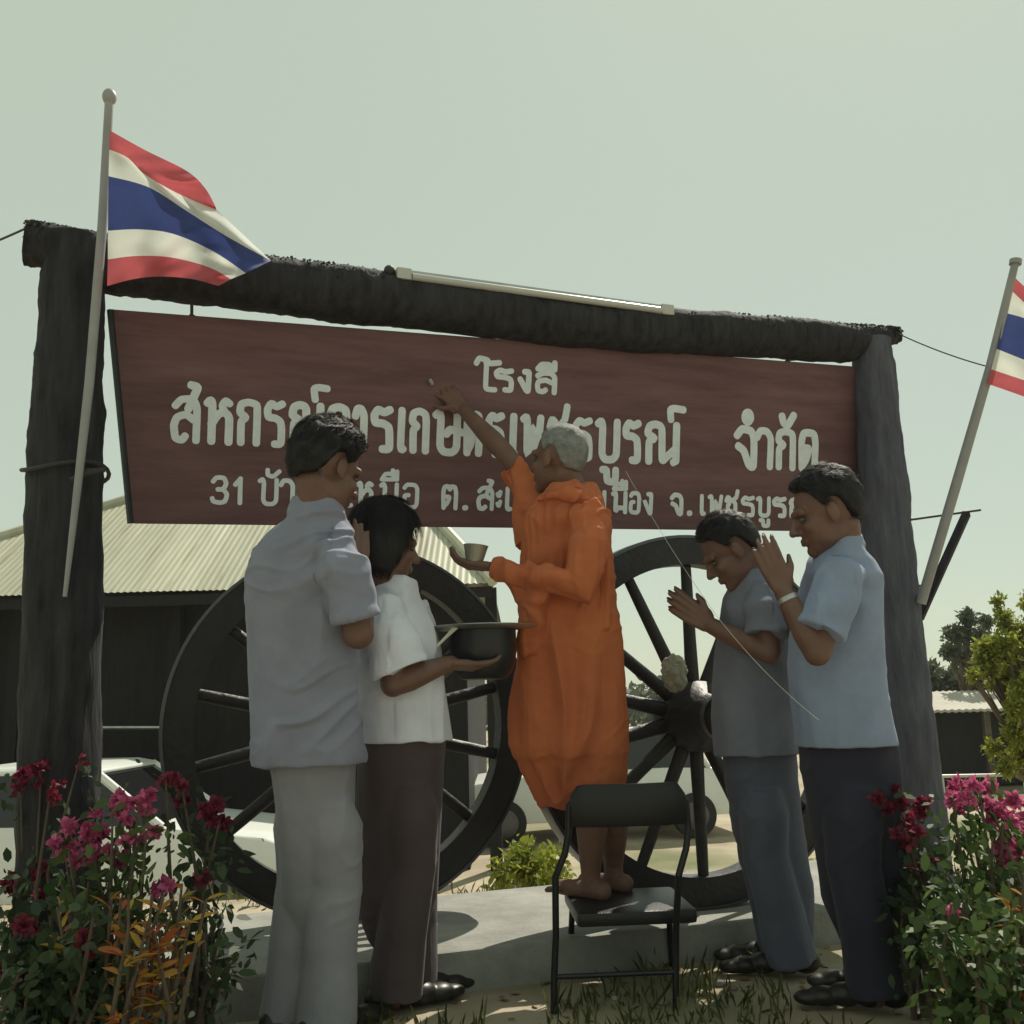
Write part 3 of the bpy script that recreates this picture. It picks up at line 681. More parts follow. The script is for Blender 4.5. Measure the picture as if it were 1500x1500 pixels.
def shoe(mb, ank, toe):
    d = (toe - ank); d.z = 0; L = d.length; d.normalize(); g = Vector((ank.x, ank.y, ank.z - .075))
    s = d.cross(AX[2])
    for k, (x, wd, h) in enumerate(((-.05, .034, .04), (.02, .038, .045), (.09, .042, .034), (.15, .042, .028), (.19, .034, .022))):
        mb.ell(g + d * x + AX[2] * h * .95, (wd, .05, h), Matrix((s, d, AX[2])).transposed(), 16, 10)

def person(spec):
    S = spec; root_p = S['root']
    o = empty('person', root_p, S['label'], 'person', None)
    b = MB(); hc = P(*S['head']); fr = frame_of(S['face'], S.get('hup', (0, 0, 1))); hs = S.get('hs', 1.0)
    head(b, hc, fr, hs)
    nb = P(*S['neck']); b.cap(hc + fr @ Vector((0, -.03, -.055)) * hs, nb, .052, .06, 20)
    ch = P(*S['chest']); hp = P(*S['hip'])
    lat = Vector(S['lat']); lat.normalize(); bk = Vector((-lat.y, lat.x, 0))
    def ring(c, a, h): return [c + lat * (a * math.cos(2 * math.pi * k / 28)) + bk * (h * math.sin(2 * math.pi * k / 28)) for k in range(28)]
    b.rings([ring(nb + Vector((0, 0, .0)), .055, .055), ring(nb.lerp(ch, .35), .095, .06), ring(ch, .115, .075), ring(ch.lerp(hp, .55), .10, .07), ring(hp, .10, .075), ring(hp - Vector((0, 0, .08)), .09, .07)])
    arms = MB()
    for A in S['arms']:
        s, e, wv = [P(*q) for q in A['j']]; k = A.get('k', 1)
        b.tube([s.lerp(e, .12), s.lerp(e, .6), e], [.030 * k, .038 * k, .039 * k], 16); b.cap(ch.lerp(nb, .3), s.lerp(e, .14), .045, .03, 12); b.tube([e, e.lerp(wv, .3), wv], [.038 * k, .041 * k, .0255 * k], 16); b.ell(e, (.039 * k,) * 3); b.cap(wv, wv + (wv - e).normalized() * .012, .0255 * k, .022 * k)
        if 'hand' in A:
            d, n, t = A['hand'][:3]; hand(b, wv + nz(d) * .008, d, n, t, *A['hand'][3:])
    for (h, kn, an, toe) in S['legs']:
        b.cap(h, kn, *((.06, .05) if S.get('bare') else (.042, .042)), 16); b.tube([kn, kn.lerp(an, .3), an], [.050, .054, .034] if S.get('bare') else [.042, .046, .034], 16); b.cap(an, Vector((an.x, an.y, an.z - .045)), .034, .032)
        if S.get('bare'):
            f = toe - an; f.z = 0; f.normalize(); g = Vector((an.x, an.y, an.z - .062))
            b.cap(g - f * .04, g + f * .12, .034, .026); sd = f.cross(AX[2])
            for q in range(5): b.cap(g + f * .11 + sd * (q - 2) * .017, g + f * (.165 - abs(q - 1) * .008) + sd * (q - 2) * .018 - AX[2] * .008, .011, .009)
    skin = S.get('skin', M['skin'])
    body = voxel('body', b, skin, o, S.get('vox', .0042), 3)
    for x in (-1, 1):
        e = MB(); e.ell(hc + fr @ Vector((x * .030, .0748, .004)) * hs, (.0125 * hs, .0105 * hs, .0075 * hs), fr, 14, 10); build('eye', e, [M['eye']], o)
    hair_mesh('hair', hc, fr, S['hairm'], o, hs, **S['hair'])
    if 'shirt' in S:
        m = MB(); loft(m, S['shirt'], S['sd'], S['sb'])
        for sl in S['sleeves']: m.tube([P(*q[:3]) for q in sl], [q[3] for q in sl], 24)
        for A in S['arms']:
            s_, e_, w_ = [P(*q) for q in A['j']]; m.tube([s_.lerp(e_, -.05), s_.lerp(e_, .25), s_.lerp(e_, .62)], [.05, .062, .062], 20)
        # collar
        ncol, nup = P(*S['collar']), nz(Vector(S.get('cup', (0, 0, 1)))); fx = nup.orthogonal().normalized(); fy = nup.cross(fx); n = 32
        prof = [(.040, -.06), (.052, .030), (.060, .040), (.068, .036), (.077, -.010), (.073, -.020), (.068, -.06)]
        m.rings([[ncol + fx * (r * math.cos(2 * math.pi * k / n)) + fy * (r * math.sin(2 * math.pi * k / n)) + nup * z for k in range(n)] for r, z in prof + prof[:1]], cap=False)
        for sl in S['sleeves']:
            e_, f_ = P(*sl[-1][:3]), P(*sl[-2][:3]); ax_ = (e_ - f_).normalized(); rr_ = sl[-1][3]
            m.tube([e_ - ax_ * .022, e_ - ax_ * .018, e_ + ax_ * .001], [rr_ * .98, rr_ + .003, rr_ + .003], 24)
        pl_ = [(P(*S['sleeves'][0][0][:3]) + Vector((0, 0, -.05)), .26, 5), (P(*S['arms'][0]['j'][1]) + Vector((0, 0, .03)), .22, 6)]
        voxel('shirt', m, S['shirtm'], o, .005, 4, folds(S.get('famp', .02), S['seed'], pull=pl_))
        t = MB()
        if 'tr' in S:
            v_, a_, b_ = S['tr'][-1][:3]; m_ = (a_ + b_) / 2 + (b_ + a_ - S['tr'][-2][1] - S['tr'][-2][2]) * .3
            loft(t, S['tr'][:-1] + [(v_, a_, b_, S['tb'] * .8), (v_ + 60, m_ - (b_ - a_) * .36, m_ + (b_ - a_) * .36, S['tb'] * .55), (v_ + 110, m_ - 14, m_ + 14, .02)], S['td'], S['tb'], sq=2.1)
        for (h, kn, an, toe) in S['legs']:
            t.tube([h - Vector((0, 0, .06)), h.lerp(kn, .5), kn, kn.lerp(an, .6), an - Vector((0, 0, .035))], [.062, .086, .078, .078, .086], 24)
        voxel('trousers', t, S['trm'], o, .006, 5, folds(.020, S['seed'] + 5, sc=8, vert=.12, side=.7))
        for (h, kn, an, toe) in S['legs']:
            q = MB(); shoe(q, an, toe); voxel('shoe', q, M['shoe'], o, .005, 3)
    for fn in S.get('extra', []): fn(o)
    return o

def legs(hip, lat, ankL, ankR, fwd, zf=0.0, kb=.03):
    out = []; f = nz(fwd)
    for sgn, an in ((-1, ankL), (1, ankR)):
        h = hip + Vector(lat) * (.06 * sgn) - Vector((0, 0, .05)); a = Vector((an[0], an[1], zf + .085)); k = h.lerp(a, .48) + f * kb; out.append((h, k, a, a + f * .2))
    return out
def foot(u, d): # point on the ground under a pixel column at a depth
    p = P(u, 1300, d); return (p.x, p.y)

def vent(o):
    m = MB(); m.tube([P(401, 1012, 2.772), P(393, 1050, 2.766), P(388, 1085, 2.766), P(387, 1116, 2.762)], [.003, .0045, .005, .005], 8); build('vent', m, M['trD'], o)

# --- person A: grey-blue shirt, back to us, palms together
hip = P(462, 1105, 2.9); latA = Vector((.8, -.6, 0))
fa = Vector((.6, .8, 0))
person(dict(seed=1, root=Vector((hip.x, hip.y, 0)), label='man in grey-blue shirt and light grey trousers seen from behind, leftmost of the five',
    head=(480, 690, 2.88), face=(.62, .72, -.32), neck=(462, 752, 2.86), chest=(450, 850, 2.88), hip=(460, 1090, 2.9), lat=latA,
    arms=[dict(k=1.14, j=[(500, 812, 2.80), (525, 928, 2.77), (521, 846, 2.93)], hand=((.05, .12, 1), (-.5, .8, 0), (-.6, -.5, .1), (4, 5, 6, 8), .02)),
          dict(j=[(392, 812, 2.93), (440, 940, 3.08), (518, 850, 2.99)], hand=((.05, .0, 1), (.5, -.8, 0), (-.6, -.5, .1), (4, 5, 6, 8), .02))],
    legs=legs(hip, latA, foot(424, 2.93), foot(478, 2.86), fa),
    hairm=M['hair'], hair=dict(thick=.032, lump=.010, strands=7000, slen=.03, seed=3), hs=1.02,
    shirt=[(748, 440, 484, .05), (762, 420, 500, .075), (778, 398, 514, .095), (795, 378, 522, .11), (820, 364, 530, .125), (855, 358, 531, .13), (910, 361, 526, .128), (960, 366, 524, .125), (1010, 369, 525, .128), (1065, 371, 531, .135), (1119, 372, 536, .14)], sd=2.87, sb=.13,
    sleeves=[[(488, 800, 2.80, .062), (503, 830, 2.77, .074), (513, 868, 2.76, .071), (524, 908, 2.75, .068)], [(398, 805, 2.92, .06), (400, 860, 2.98, .07), (418, 910, 3.03, .066)]],
    collar=(462, 752, 2.86), cup=(.1, .1, 1), shirtm=M['shirtA'], extra=[vent], famp=.022,
    tr=[(1085, 390, 526, .12), (1130, 396, 524, .12), (1180, 403, 520, .115), (1250, 409, 517, .105), (1312, 411, 514, .10)], td=2.89, tb=.11, trm=M['trA']))

# --- person B: white shirt, bobbed black hair, holds the basin
hip = P(590, 1085, 3.15); latB = Vector((.5, -.86, 0)); fb = Vector((.86, .5, 0))
person(dict(seed=2, root=Vector((hip.x, hip.y, 0)), label='person with bobbed black hair, white shirt and maroon trousers holding the black basin',
    head=(566, 800, 3.14), face=(.86, .46, -.18), neck=(574, 866, 3.14), chest=(585, 940, 3.15), hip=(592, 1075, 3.15), lat=latB, hs=.98,
    arms=[dict(j=[(566, 905, 3.03), (576, 1002, 2.98), (656, 972, 3.06)], hand=((.95, .25, -.12), (-.1, .2, 1), (-.2, .8, .2), (26, 22, 14, 6), .3)),
          dict(j=[(598, 895, 3.28), (625, 990, 3.32), (672, 962, 3.25)], hand=((.95, -.1, -.1), (0, 0, 1), (.1, -.9, .2), (14, 16, 18, 20), .1))],
    legs=legs(hip, latB, foot(600, 3.2), foot(578, 3.1), fb),
    hairm=M['hair'], hair=dict(thick=.028, lump=.006, strands=6000, slen=.05, style='bob', seed=5),
    shirt=[(858, 556, 596, .05), (872, 542, 612, .08), (890, 532, 622, .1), (915, 526, 633, .12), (950, 520, 643, .125), (990, 519, 650, .128), (1040, 523, 657, .13), (1086, 529, 662, .135)], sd=3.14, sb=.13,
    sleeves=[[(562, 890, 3.05, .062), (568, 925, 3.0, .078), (578, 955, 2.98, .083), (588, 983, 2.97, .088)], [(598, 890, 3.26, .06), (612, 960, 3.3, .08)]],
    collar=(576, 864, 3.14), cup=(.15, .1, 1), shirtm=M['shirtB'], famp=.02,
    tr=[(1070, 528, 655, .12), (1120, 524, 650, .12), (1200, 521, 647, .11), (1312, 524, 642, .11)], td=3.14, tb=.12, trm=M['trB']))

# --- person D: slate shirt, bowing
hip = P(1112, 1100, 3.42); latD = Vector((.15, .98, 0)); fd = Vector((-1, .1, 0))
person(dict(seed=4, root=Vector((hip.x, hip.y, 0)), label='man in slate grey shirt bowing his head over joined hands by the right wheel',
    head=(1070, 808, 3.38), face=(-.80, .06, -.60), hup=(-.55, 0, .83), neck=(1098, 846, 3.40), chest=(1104, 920, 3.40), hip=(1110, 1085, 3.42), lat=latD, hs=.98,
    arms=[dict(j=[(1118, 880, 3.28), (1128, 955, 3.20), (1042, 918, 3.30)], hand=((-.8, .1, .62), (.1, 1, .1), (.6, 0, .8), (6, 8, 10, 12), .03)),
          dict(j=[(1100, 872, 3.52), (1095, 950, 3.55), (1040, 914, 3.38)], hand=((-.8, .05, .62), (-.1, -1, -.1), (.6, 0, .8), (6, 8, 10, 12), .03))],
    legs=legs(hip, latD, foot(1150, 3.36), foot(1140, 3.5), fd),
    hairm=M['hair'], hair=dict(thick=.019, lump=.008, strands=5000, slen=.024, seed=8),
    shirt=[(838, 1082, 1116, .05), (854, 1070, 1132, .09), (875, 1062, 1144, .115), (905, 1057, 1151, .125), (950, 1050, 1158, .13), (1000, 1045, 1164, .13), (1050, 1043, 1167, .13), (1106, 1049, 1169, .135)], sd=3.40, sb=.13,
    sleeves=[[(1118, 868, 3.30, .06), (1122, 895, 3.25, .072), (1122, 932, 3.22, .068)], [(1098, 870, 3.52, .06), (1095, 930, 3.54, .066)]],
    collar=(1098, 846, 3.40), cup=(-.35, 0, 1), shirtm=M['shirtD'], famp=.02,
    tr=[(1090, 1056, 1166, .12), (1140, 1060, 1168, .115), (1200, 1072, 1175, .11), (1312, 1104, 1190, .105)], td=3.42, tb=.12, trm=M['trD']))

# --- person E: pale blue shirt, nearest on the right
hip = P(1245, 1090, 3.08); latE = Vector((.2, .97, 0)); fe = Vector((-1, .2, 0))
def watch(o):
    wv, ev = P(1149, 868, 2.93), P(1197, 958, 2.86); ax = (ev - wv).normalized(); c = wv + ax * .022
    x = ax.orthogonal().normalized(); y = ax.cross(x); m = MB(); n = 28
    m.rings([[c + (x * math.cos(2 * math.pi * k / n) + y * math.sin(2 * math.pi * k / n)) * r + ax * h for k in range(n)] for r, h in ((.0285, -.008), (.031, -.007), (.031, .007), (.0285, .008))])
    build('wristwatch', m, M['steel'], o)
person(dict(seed=6, root=Vector((hip.x, hip.y, 0)), label='man in pale blue shirt and navy trousers, palms raised to his face',
    head=(1210, 752, 3.06), face=(-.93, .16, -.30), hup=(-.25, 0, .96), neck=(1232, 806, 3.07), chest=(1235, 890, 3.07), hip=(1242, 1080, 3.08), lat=latE, hs=1.04,
    arms=[dict(j=[(1236, 842, 2.95), (1197, 956, 2.86), (1149, 868, 2.93)], hand=((-.32, .05, .94), (.1, 1, .1), (.9, 0, .3), (3, 4, 5, 6), .03)),
          dict(j=[(1222, 835, 3.2), (1185, 940, 3.22), (1146, 866, 3.0)], hand=((-.32, .0, .94), (-.1, -1, -.1), (.9, 0, .3), (3, 4, 5, 6), .03))],
    legs=legs(hip, latE, foot(1270, 3.0), foot(1285, 3.16), fe),
    hairm=M['hair'], hair=dict(thick=.021, lump=.008, strands=5500, slen=.026, seed=11), extra=[watch],
    shirt=[(790, 1212, 1252, .05), (803, 1200, 1264, .08), (822, 1188, 1278, .105), (848, 1178, 1288, .12), (880, 1169, 1293, .13), (930, 1160, 1293, .135), (975, 1157, 1293, .135), (1020, 1160, 1297, .135), (1060, 1164, 1304, .14), (1093, 1168, 1311, .145)], sd=3.07, sb=.13,
    sleeves=[[(1236, 828, 2.98, .06), (1226, 860, 2.93, .076), (1213, 895, 2.89, .073), (1200, 926, 2.87, .070)], [(1222, 830, 3.18, .06), (1200, 905, 3.22, .068)]],
    collar=(1232, 802, 3.07), cup=(-.25, 0, 1), shirtm=M['shirtE'], famp=.02,
    tr=[(1080, 1174, 1308, .13), (1130, 1178, 1313, .125), (1200, 1187, 1322, .12), (1312, 1204, 1335, .12)], td=3.08, tb=.13, trm=M['trE']))

# --- the monk
SEAT_Z = .27
hip = P(835, 1060, 3.4); latC = Vector((.6, .8, 0)); fc = Vector((-.8, .6, 0))
def robe(o):
    m = MB()
    rows = [(712, 806, 866, .06, .02), (724, 786, 880, .09), (742, 772, 888, .115), (770, 764, 892, .13), (810, 762, 894, .14), (860, 760, 895, .145), (905, 757, 901, .15), (950, 754, 910, .155), (1000, 750, 917, .16), (1050, 744, 921, .165), (1088, 743, 923, .166), (1102, 749, 923, .165), (1110, 757, 921, .158), (1145, 772, 917, .148), (1170, 784, 912, .14), (1178, 790, 905, .13)]
    rs = []
    loft(m, rows, 3.4, .14, seg=64, sq=2.15)
    T = lambda *q: m.tube([P(*a[:3]) for a in q], [a[3] for a in q], 20)
    T((815, 765, 3.48, .08), (785, 742, 3.52, .075), (762, 706, 3.58, .055), (752, 684, 3.61, .048))
    T((762, 700, 3.58, .045), (768, 745, 3.54, .05), (778, 800, 3.48, .06))
    T((866, 750, 3.30, .066), (866, 800, 3.22, .072), (846, 860, 3.18, .066), (800, 848, 3.2, .05), (750, 838, 3.26, .034), (722, 831, 3.285, .027))
    T((800, 852, 3.22, .042), (782, 885, 3.25, .045), (776, 950, 3.3, .045))
    T((748, 844, 3.27, .022), (762, 862, 3.27, .03), (780, 880, 3.26, .04))
    # rolled folds over the shoulder and round the back
    T((786, 730, 3.32, .012), (812, 726, 3.28, .014), (846, 724, 3.29, .014), (874, 736, 3.30, .016), (886, 770, 3.29, .016), (888, 830, 3.29, .014), (888, 920, 3.28, .012))
    for (u0, v0, u1, v1, u2, v2) in ((880, 770, 862, 900, 800, 985), (890, 820, 885, 960, 800, 1060), (897, 900, 895, 1040, 800, 1120), (900, 980, 905, 1085, 840, 1150), (760, 960, 790, 1060, 880, 1100), (758, 1020, 800, 1110, 900, 1130)):
        q = []
        for k in range(9):
            t = k / 8; u = (1 - t) ** 2 * u0 + 2 * t * (1 - t) * u1 + t * t * u2; v = (1 - t) ** 2 * v0 + 2 * t * (1 - t) * v1 + t * t * v2
            x = (u - 832) / 80; h = .152 * max(.15, 1 - min(.98, abs(x)) ** 2.2) ** .5
            q.append((u, v, 3.4 - h + .012, .013 * math.sin(math.pi * (t * .9 + .05)) + .004))
        T(*q)
    f1 = folds(.032, 21, sc=11, vert=.14, side=.6, pull=[(P(880, 745, 3.26), .75, 9), (P(770, 880, 3.25), .6, 8)]); f2 = folds(.010, 33, sc=25, vert=.12, side=.4)
    voxel('robe', m, M['robe'], o, .005, 6, lambda c, n: f1(c, n) + f2(c, n))
person(dict(seed=9, root=Vector((hip.x, hip.y, SEAT_Z)), label='monk in orange robe seen from behind, arm stretched up to touch the sign', bare=True,
    head=(818, 674, 3.43), face=(-.76, .62, .10), neck=(836, 722, 3.42), chest=(832, 790, 3.42), hip=(835, 1040, 3.42), lat=latC, hs=.99, skin=M['skin_old'],
    arms=[dict(j=[(800, 742, 3.52), (740, 664, 3.66), (679, 601, 3.82)], k=.95, hand=((-.62, .12, .78), (-.33, .94, .1), (-.7, 0, -.7), (8, 6, 8, 14), .2, 1.0)),
          dict(j=[(866, 760, 3.27), (842, 862, 3.18), (722, 830, 3.29)], k=.66, hand=((-.97, .12, .10), (-.05, .15, 1), (.1, .9, .1), (22, 24, 24, 22), .05))],
    legs=[(hip + latC * -.075, P(868, 1190, 3.36), Vector((*foot(866, 3.34), SEAT_Z + .085)), Vector((*foot(866, 3.34), SEAT_Z + .085)) + fc * .2),
          (hip + latC * .075, P(898, 1190, 3.44), Vector((*foot(900, 3.45), SEAT_Z + .085)), Vector((*foot(900, 3.45), SEAT_Z + .085)) + fc * .2)],
    hairm=M['greyhair'], hair=dict(thick=.006, lump=.002, strands=2500, slen=.006, seed=15), extra=[robe]))

# things they hold
cp = P(696, 812, 3.30)
def revolve(mb, c, prof, n=40, upv=Vector((0, 0, 1)), mi=0):
    x = upv.orthogonal().normalized(); y = upv.cross(x)
    mb.rings([[c + x * (r * math.cos(2 * math.pi * k / n)) + y * (r * math.sin(2 * math.pi * k / n)) + upv * z for k in range(n)] for r, z in prof], mi)
mb = MB(); revolve(mb, cp, [(.022, -.026), (.028, -.026), (.040, .026), (.042, .03), (.039, .03), (.026, -.02), (.005, -.02)], upv=nz((.12, 0, 1)))
o = build('cup', mb, M['tin'], None, True, cp); tag(o, 'small grey tin cup held out in the monk\'s covered hand', 'cup')
hp = on_sign(629, 558) + BN * .016
mb = MB(); mb.cap(hp, hp + Vector((.006, .004, -.012)), .0075, .0065); o = build('chalk', mb, M['garland'], None, True, hp); tag(o, 'tiny white lump at the fingertips of the monk\'s raised hand', 'chalk')
bc = P(708, 952, 3.2)
bowl = empty('basin', bc, 'black round basin with a thin wide rim held between the white-shirted person and the monk', 'basin')
mb = MB(); revolve(mb, bc, [(.05, -.095), (.075, -.092), (.098, -.06), (.108, .0), (.106, .062), (.100, .062), (.101, .0), (.09, -.055), (.01, -.085)], 48); build('vessel', mb, M['bowl'], bowl)
mb = MB(); revolve(mb, bc + Vector((0, 0, .066)), [(.094, -.003), (.17, .003), (.175, .007), (.172, .0095), (.094, .003)], 56); build('rim', mb, M['steel'], bowl)
a, b = P(634, 953, 3.1), P(668, 918, 3.12)
mb = MB(); mb.tube([a, a.lerp(b, .6), b], [.004, .005, .009], 8); o = build('brush', mb, M['thread'], None, True, a); tag(o, 'thin white stick sloping up to the rim of the black basin', 'stick')

# ------------------------------------------------------------------ low chair the monk stands on
ch0 = P(918, 1300, 3.3); cb = Vector((ch0.x, ch0.y, 0)); 
X = nz((1, .06, 0)); Y = Vector((-X.y, X.x, 0)); Z = AX[2]
ctop = P(918, 1147, 3.08); zt = ctop.z
chair = empty('chair', cb, 'low black chair with its padded backrest towards the camera, carrying the monk', 'chair')
bx = Vector((ctop.x, ctop.y, 0))
def bent(x, z, t): return bx + X * x + Y * (.03 * (1 - (x / .18) ** 2) * -1 + t) + Z * z
mb = MB(); nxx = 16; rs = []
for i in range(nxx + 1):
    x = -.178 + .356 * i / nxx; k = min(1, (.178 - abs(x)) / .04); zz = zt - .035 * (1 - math.sqrt(max(0, 1 - (1 - k) ** 2))); zb = zt - .125
    t = .014; rs.append([bent(x, zb + .006, -t), bent(x, zz - .006, -t), bent(x, zz, -t + .005), bent(x, zz, t - .005), bent(x, zz - .006, t), bent(x, zb + .006, t), bent(x, zb, t - .005), bent(x, zb, -t + .005)])
mb.rings(rs); build('backrest', mb, M['black'], chair)
mb = MB(); mb.box(cb + Z * (SEAT_Z - .022), (X, Y, Z), (.19, .19, .022)); build('seat', mb, M['black'], chair, bevel=.014)
for sx in (-1, 1):
    mb = MB(); pt = [bent(sx * .165, zt - .045, .0), bent(sx * .182, zt - .06, .0), bent(sx * .186, zt - .14, .0), bent(sx * .186 - .012, zt - .20, .0), bent(sx * .186 - .045, zt - .27, -.02)]
    pt += [cb + X * (sx * .186 - .075) - Y * .225 + Z * .22, cb + X * (sx * .186 - .085) - Y * .235 + Z * .1, cb + X * (sx * .186 - .09) - Y * .24]
    mb.tube(pt, .0105, 10); build('leg', mb, M['black'], chair)
    mb = MB(); mb.tube([cb + X * (sx * .165) + Y * .15 + Z * (SEAT_Z - .03), cb + X * (sx * .18) + Y * .2], .0105, 10); build('leg', mb, M['black'], chair)
mb = MB(); mb.tube([cb + X * -.271 - Y * .235 + Z * .1, cb + X * .101 - Y * .235 + Z * .1], .008, 8); build('stretcher', mb, M['black'], chair)
# ------------------------------------------------------------------ mill building behind
BG = lambda u, v, d: P(u, v, d)
eL = P(-310, 878, 11.5); eR = P(722, 858, 11.5); EZ = P(170, 868, 11.5).z
rdg0 = P(420, 665, 16); rdg1 = P(545, 665, 16); RZ = rdg0.z
bld = empty('mill_building', (eL.x + 4, eL.y + 2, -DROP), 'long dark timber building with a pale hipped zinc roof behind the left post', 'building')
x0, x1, y0, y1 = eL.x, eR.x, eL.y, rdg0.y; ra, rb = rdg0.x, rdg1.x
mb = MB(); step = .0127; nxs = int((x1 - x0) / step); rows = 9; vs = []
for i in range(nxs + 1):
    x = x0 + (x1 - x0) * i / nxs
    tm = min(1, (x - x0) / (ra - x0), (x1 - x) / (x1 - rb)); tm = max(tm, .002)
    for j in range(rows):
        t = tm * j / (rows - 1); z = EZ + (RZ - EZ) * t + .0055 * math.cos(2 * math.pi * x / .0762) + .006 * noise.noise((x * .8, t * 5, 0)) + .012 * (t > .34) * (t < .36)
        vs.append((x, y0 + (y1 - y0) * t, z))
mb.add(vs, [(i * rows + j, (i + 1) * rows + j, (i + 1) * rows + j + 1, i * rows + j + 1) for i in range(nxs) for j in range(rows - 1)])
roof = build('roof', mb, M['zinc'], bld)
mb = MB(); yb = 2 * y1 - y0
mb.add([(x0, y0, EZ - .03), (ra, y1, RZ - .03), (x0, yb, EZ - .03), (x1, y0, EZ - .03), (rb, y1, RZ - .03), (x1, yb, EZ - .03)], [(0, 1, 2), (3, 5, 4), (1, 4, 5, 2)])
build('roof_slope', mb, M['zinc'], bld, smooth=False)
mb = MB(); mb.tube([Vector((x0, y0, EZ + .02)), Vector((ra, y1, RZ + .03)), Vector((rb, y1, RZ + .03)), Vector((x1, y0, EZ + .02))], .07, 8); build('ridge_cap', mb, M['zinc'], roof)
mb = MB(); wy = y0 + .7
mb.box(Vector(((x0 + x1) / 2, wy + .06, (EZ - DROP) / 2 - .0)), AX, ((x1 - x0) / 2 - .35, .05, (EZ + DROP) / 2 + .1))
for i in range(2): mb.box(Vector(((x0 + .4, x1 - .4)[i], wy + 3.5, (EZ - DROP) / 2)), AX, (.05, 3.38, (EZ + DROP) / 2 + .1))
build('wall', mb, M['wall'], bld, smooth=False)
k = 0
for x in np.arange(x0 + .5, x1, 1.9):
    mb = MB(); mb.box(Vector((x, wy - .11, (EZ - DROP) / 2)), AX, (.07, .07, (EZ + DROP) / 2)); build('pillar', mb, M['wall'], bld, smooth=False)
mb = MB(); mb.box(Vector(((x0 + x1) / 2, y0 + .05, EZ - .10)), AX, ((x1 - x0) / 2 - .02, .02, .06)); build('eave_board', mb, M['wall'], bld, smooth=False)
ra_, rb_ = P(146, 1066, 11.4), P(246, 1066, 11.4)
rail = empty('rail', (ra_.x, ra_.y, -DROP), 'short grey horizontal pipe rail in front of the dark building wall', 'rail')
mb = MB(); mb.tube([ra_, rb_], .022, 8); build('bar', mb, M['steel'], rail)
for p in (ra_, rb_):
    mb = MB(); mb.tube([p, Vector((p.x, p.y, -DROP))], .02, 8); build('rail_post', mb, M['wall'], rail)

# ------------------------------------------------------------------ parked cars (front towards +X before turning)
def make_car(name, label, loc, rot, pickup=False):
    o = empty(name, (0, 0, 0), label, 'car', 'white cars parked behind the sign')
    Wd = .80
    # lower body
    prof = [(-2.05, .30), (-2.08, .55), (-2.04, .86), (-1.9, .93), (-1.0, .96), (.72, .95), (1.1, .90), (1.75, .82), (2.02, .72), (2.1, .52), (2.05, .28)]
    rs = []
    for wv, sc in ((-1, .93), (-.97, .985), (-.6, 1), (.6, 1), (.97, .985), (1, .93)):
        rs.append([Vector((x * (1 if abs(wv) < .8 else sc * 1.0), wv * Wd * (1 - .05 * max(0, (z - .55) / .4)), .3 + (z - .3) * (1 if abs(wv) < .9 else .97))) for x, z in prof])
    mb = MB(); mb.rings(rs); body = build('body', mb, M['carwhite'], o, bevel=.02)
    # cabin: glass box and a white shell of pillars and roof
    def cab(z, ins): # x range at height z
        t = (z - .93) / .5; return (-1.55 + .38 * t, .78 - .72 * t, (Wd - .03) * (1 - .17 * t) - ins)
    g0, g1 = cab(.93, .02), cab(1.40, .02)
    mb = MB(); rs = [[Vector((g[1], -g[2], z)), Vector((g[1], g[2], z)), Vector((g[0], g[2], z)), Vector((g[0], -g[2], z))] for g, z in ((g0, .92), (g1, 1.40))]
    mb.rings(rs); build('window_glass', mb, M['glass'], o, smooth=False)
    mb = MB(); t1 = cab(1.38, 0); t2 = cab(1.44, .03)
    mb.rings([[Vector((g[1] + e, -g[2], z)), Vector((g[1] + e, g[2], z)), Vector((g[0] - e, g[2], z)), Vector((g[0] - e, -g[2], z))] for g, z, e in ((t1, 1.375, .02), (t1, 1.41, .02), (t2, 1.45, -.08))])
    build('roof', mb, M['carwhite'], o, bevel=.015)
    for sy in (-1, 1):
        for kk, (xa, xb) in enumerate(((g0[1], g1[1]), (-.35, -.35), (g0[0], g1[0]))):
            mb = MB(); mb.tube([Vector((xa, sy * g0[2], .92)), Vector((xb, sy * g1[2], 1.395))], .038 if kk != 1 else .03, 6); build('pillar', mb, M['carwhite'], o)
    for sx in (-1.3, 1.32):
        for sy in (-1, 1):
            wh = MB(); n = 28
            wh.rings([[Vector((sx + r * math.cos(2 * math.pi * k / n), sy * y, .30 + r * math.sin(2 * math.pi * k / n))) for k in range(n)] for r, y in ((.18, .83), (.29, .825), (.30, .80), (.30, .66), (.28, .64))])
            wo = build('wheel', wh, M['rubber'], o)
            rm = MB(); rm.rings([[Vector((sx + r * math.cos(2 * math.pi * k / n), sy * y, .30 + r * math.sin(2 * math.pi * k / n))) for k in range(n)] for r, y in ((.05, .848), (.17, .838), (.185, .834), (.185, .82))]); build('rim', rm, M['iron'], wo)
    for sy in (-1, 1):
        mb = MB(); mb.box(Vector((2.05, sy * .58, .66)), AX, (.035, .14, .07)); build('headlight', mb, M['lampglass'], o, bevel=.02)
        mb = MB(); mb.box(Vector((-2.06, sy * .62, .78)), AX, (.02, .12, .08)); build('tail_light', mb, M['bractred'], o, bevel=.01)
    for x in (2.1, -2.08):
        mb = MB(); mb.box(Vector((x, 0, .42)), AX, (.05, .78, .07)); build('bumper', mb, M['black'], o, bevel=.03)
    o.location = loc; o.rotation_euler = (0, 0, rot); return o
def gpt(u, d): p = P(u, 1150, d); return Vector((p.x, p.y, -DROP))
c1 = gpt(168, 9.6)
make_car('parked_car', 'white car at the left edge in front of the dark building, half hidden by flowers', c1, R(-3))
c2 = gpt(862, 14.2)
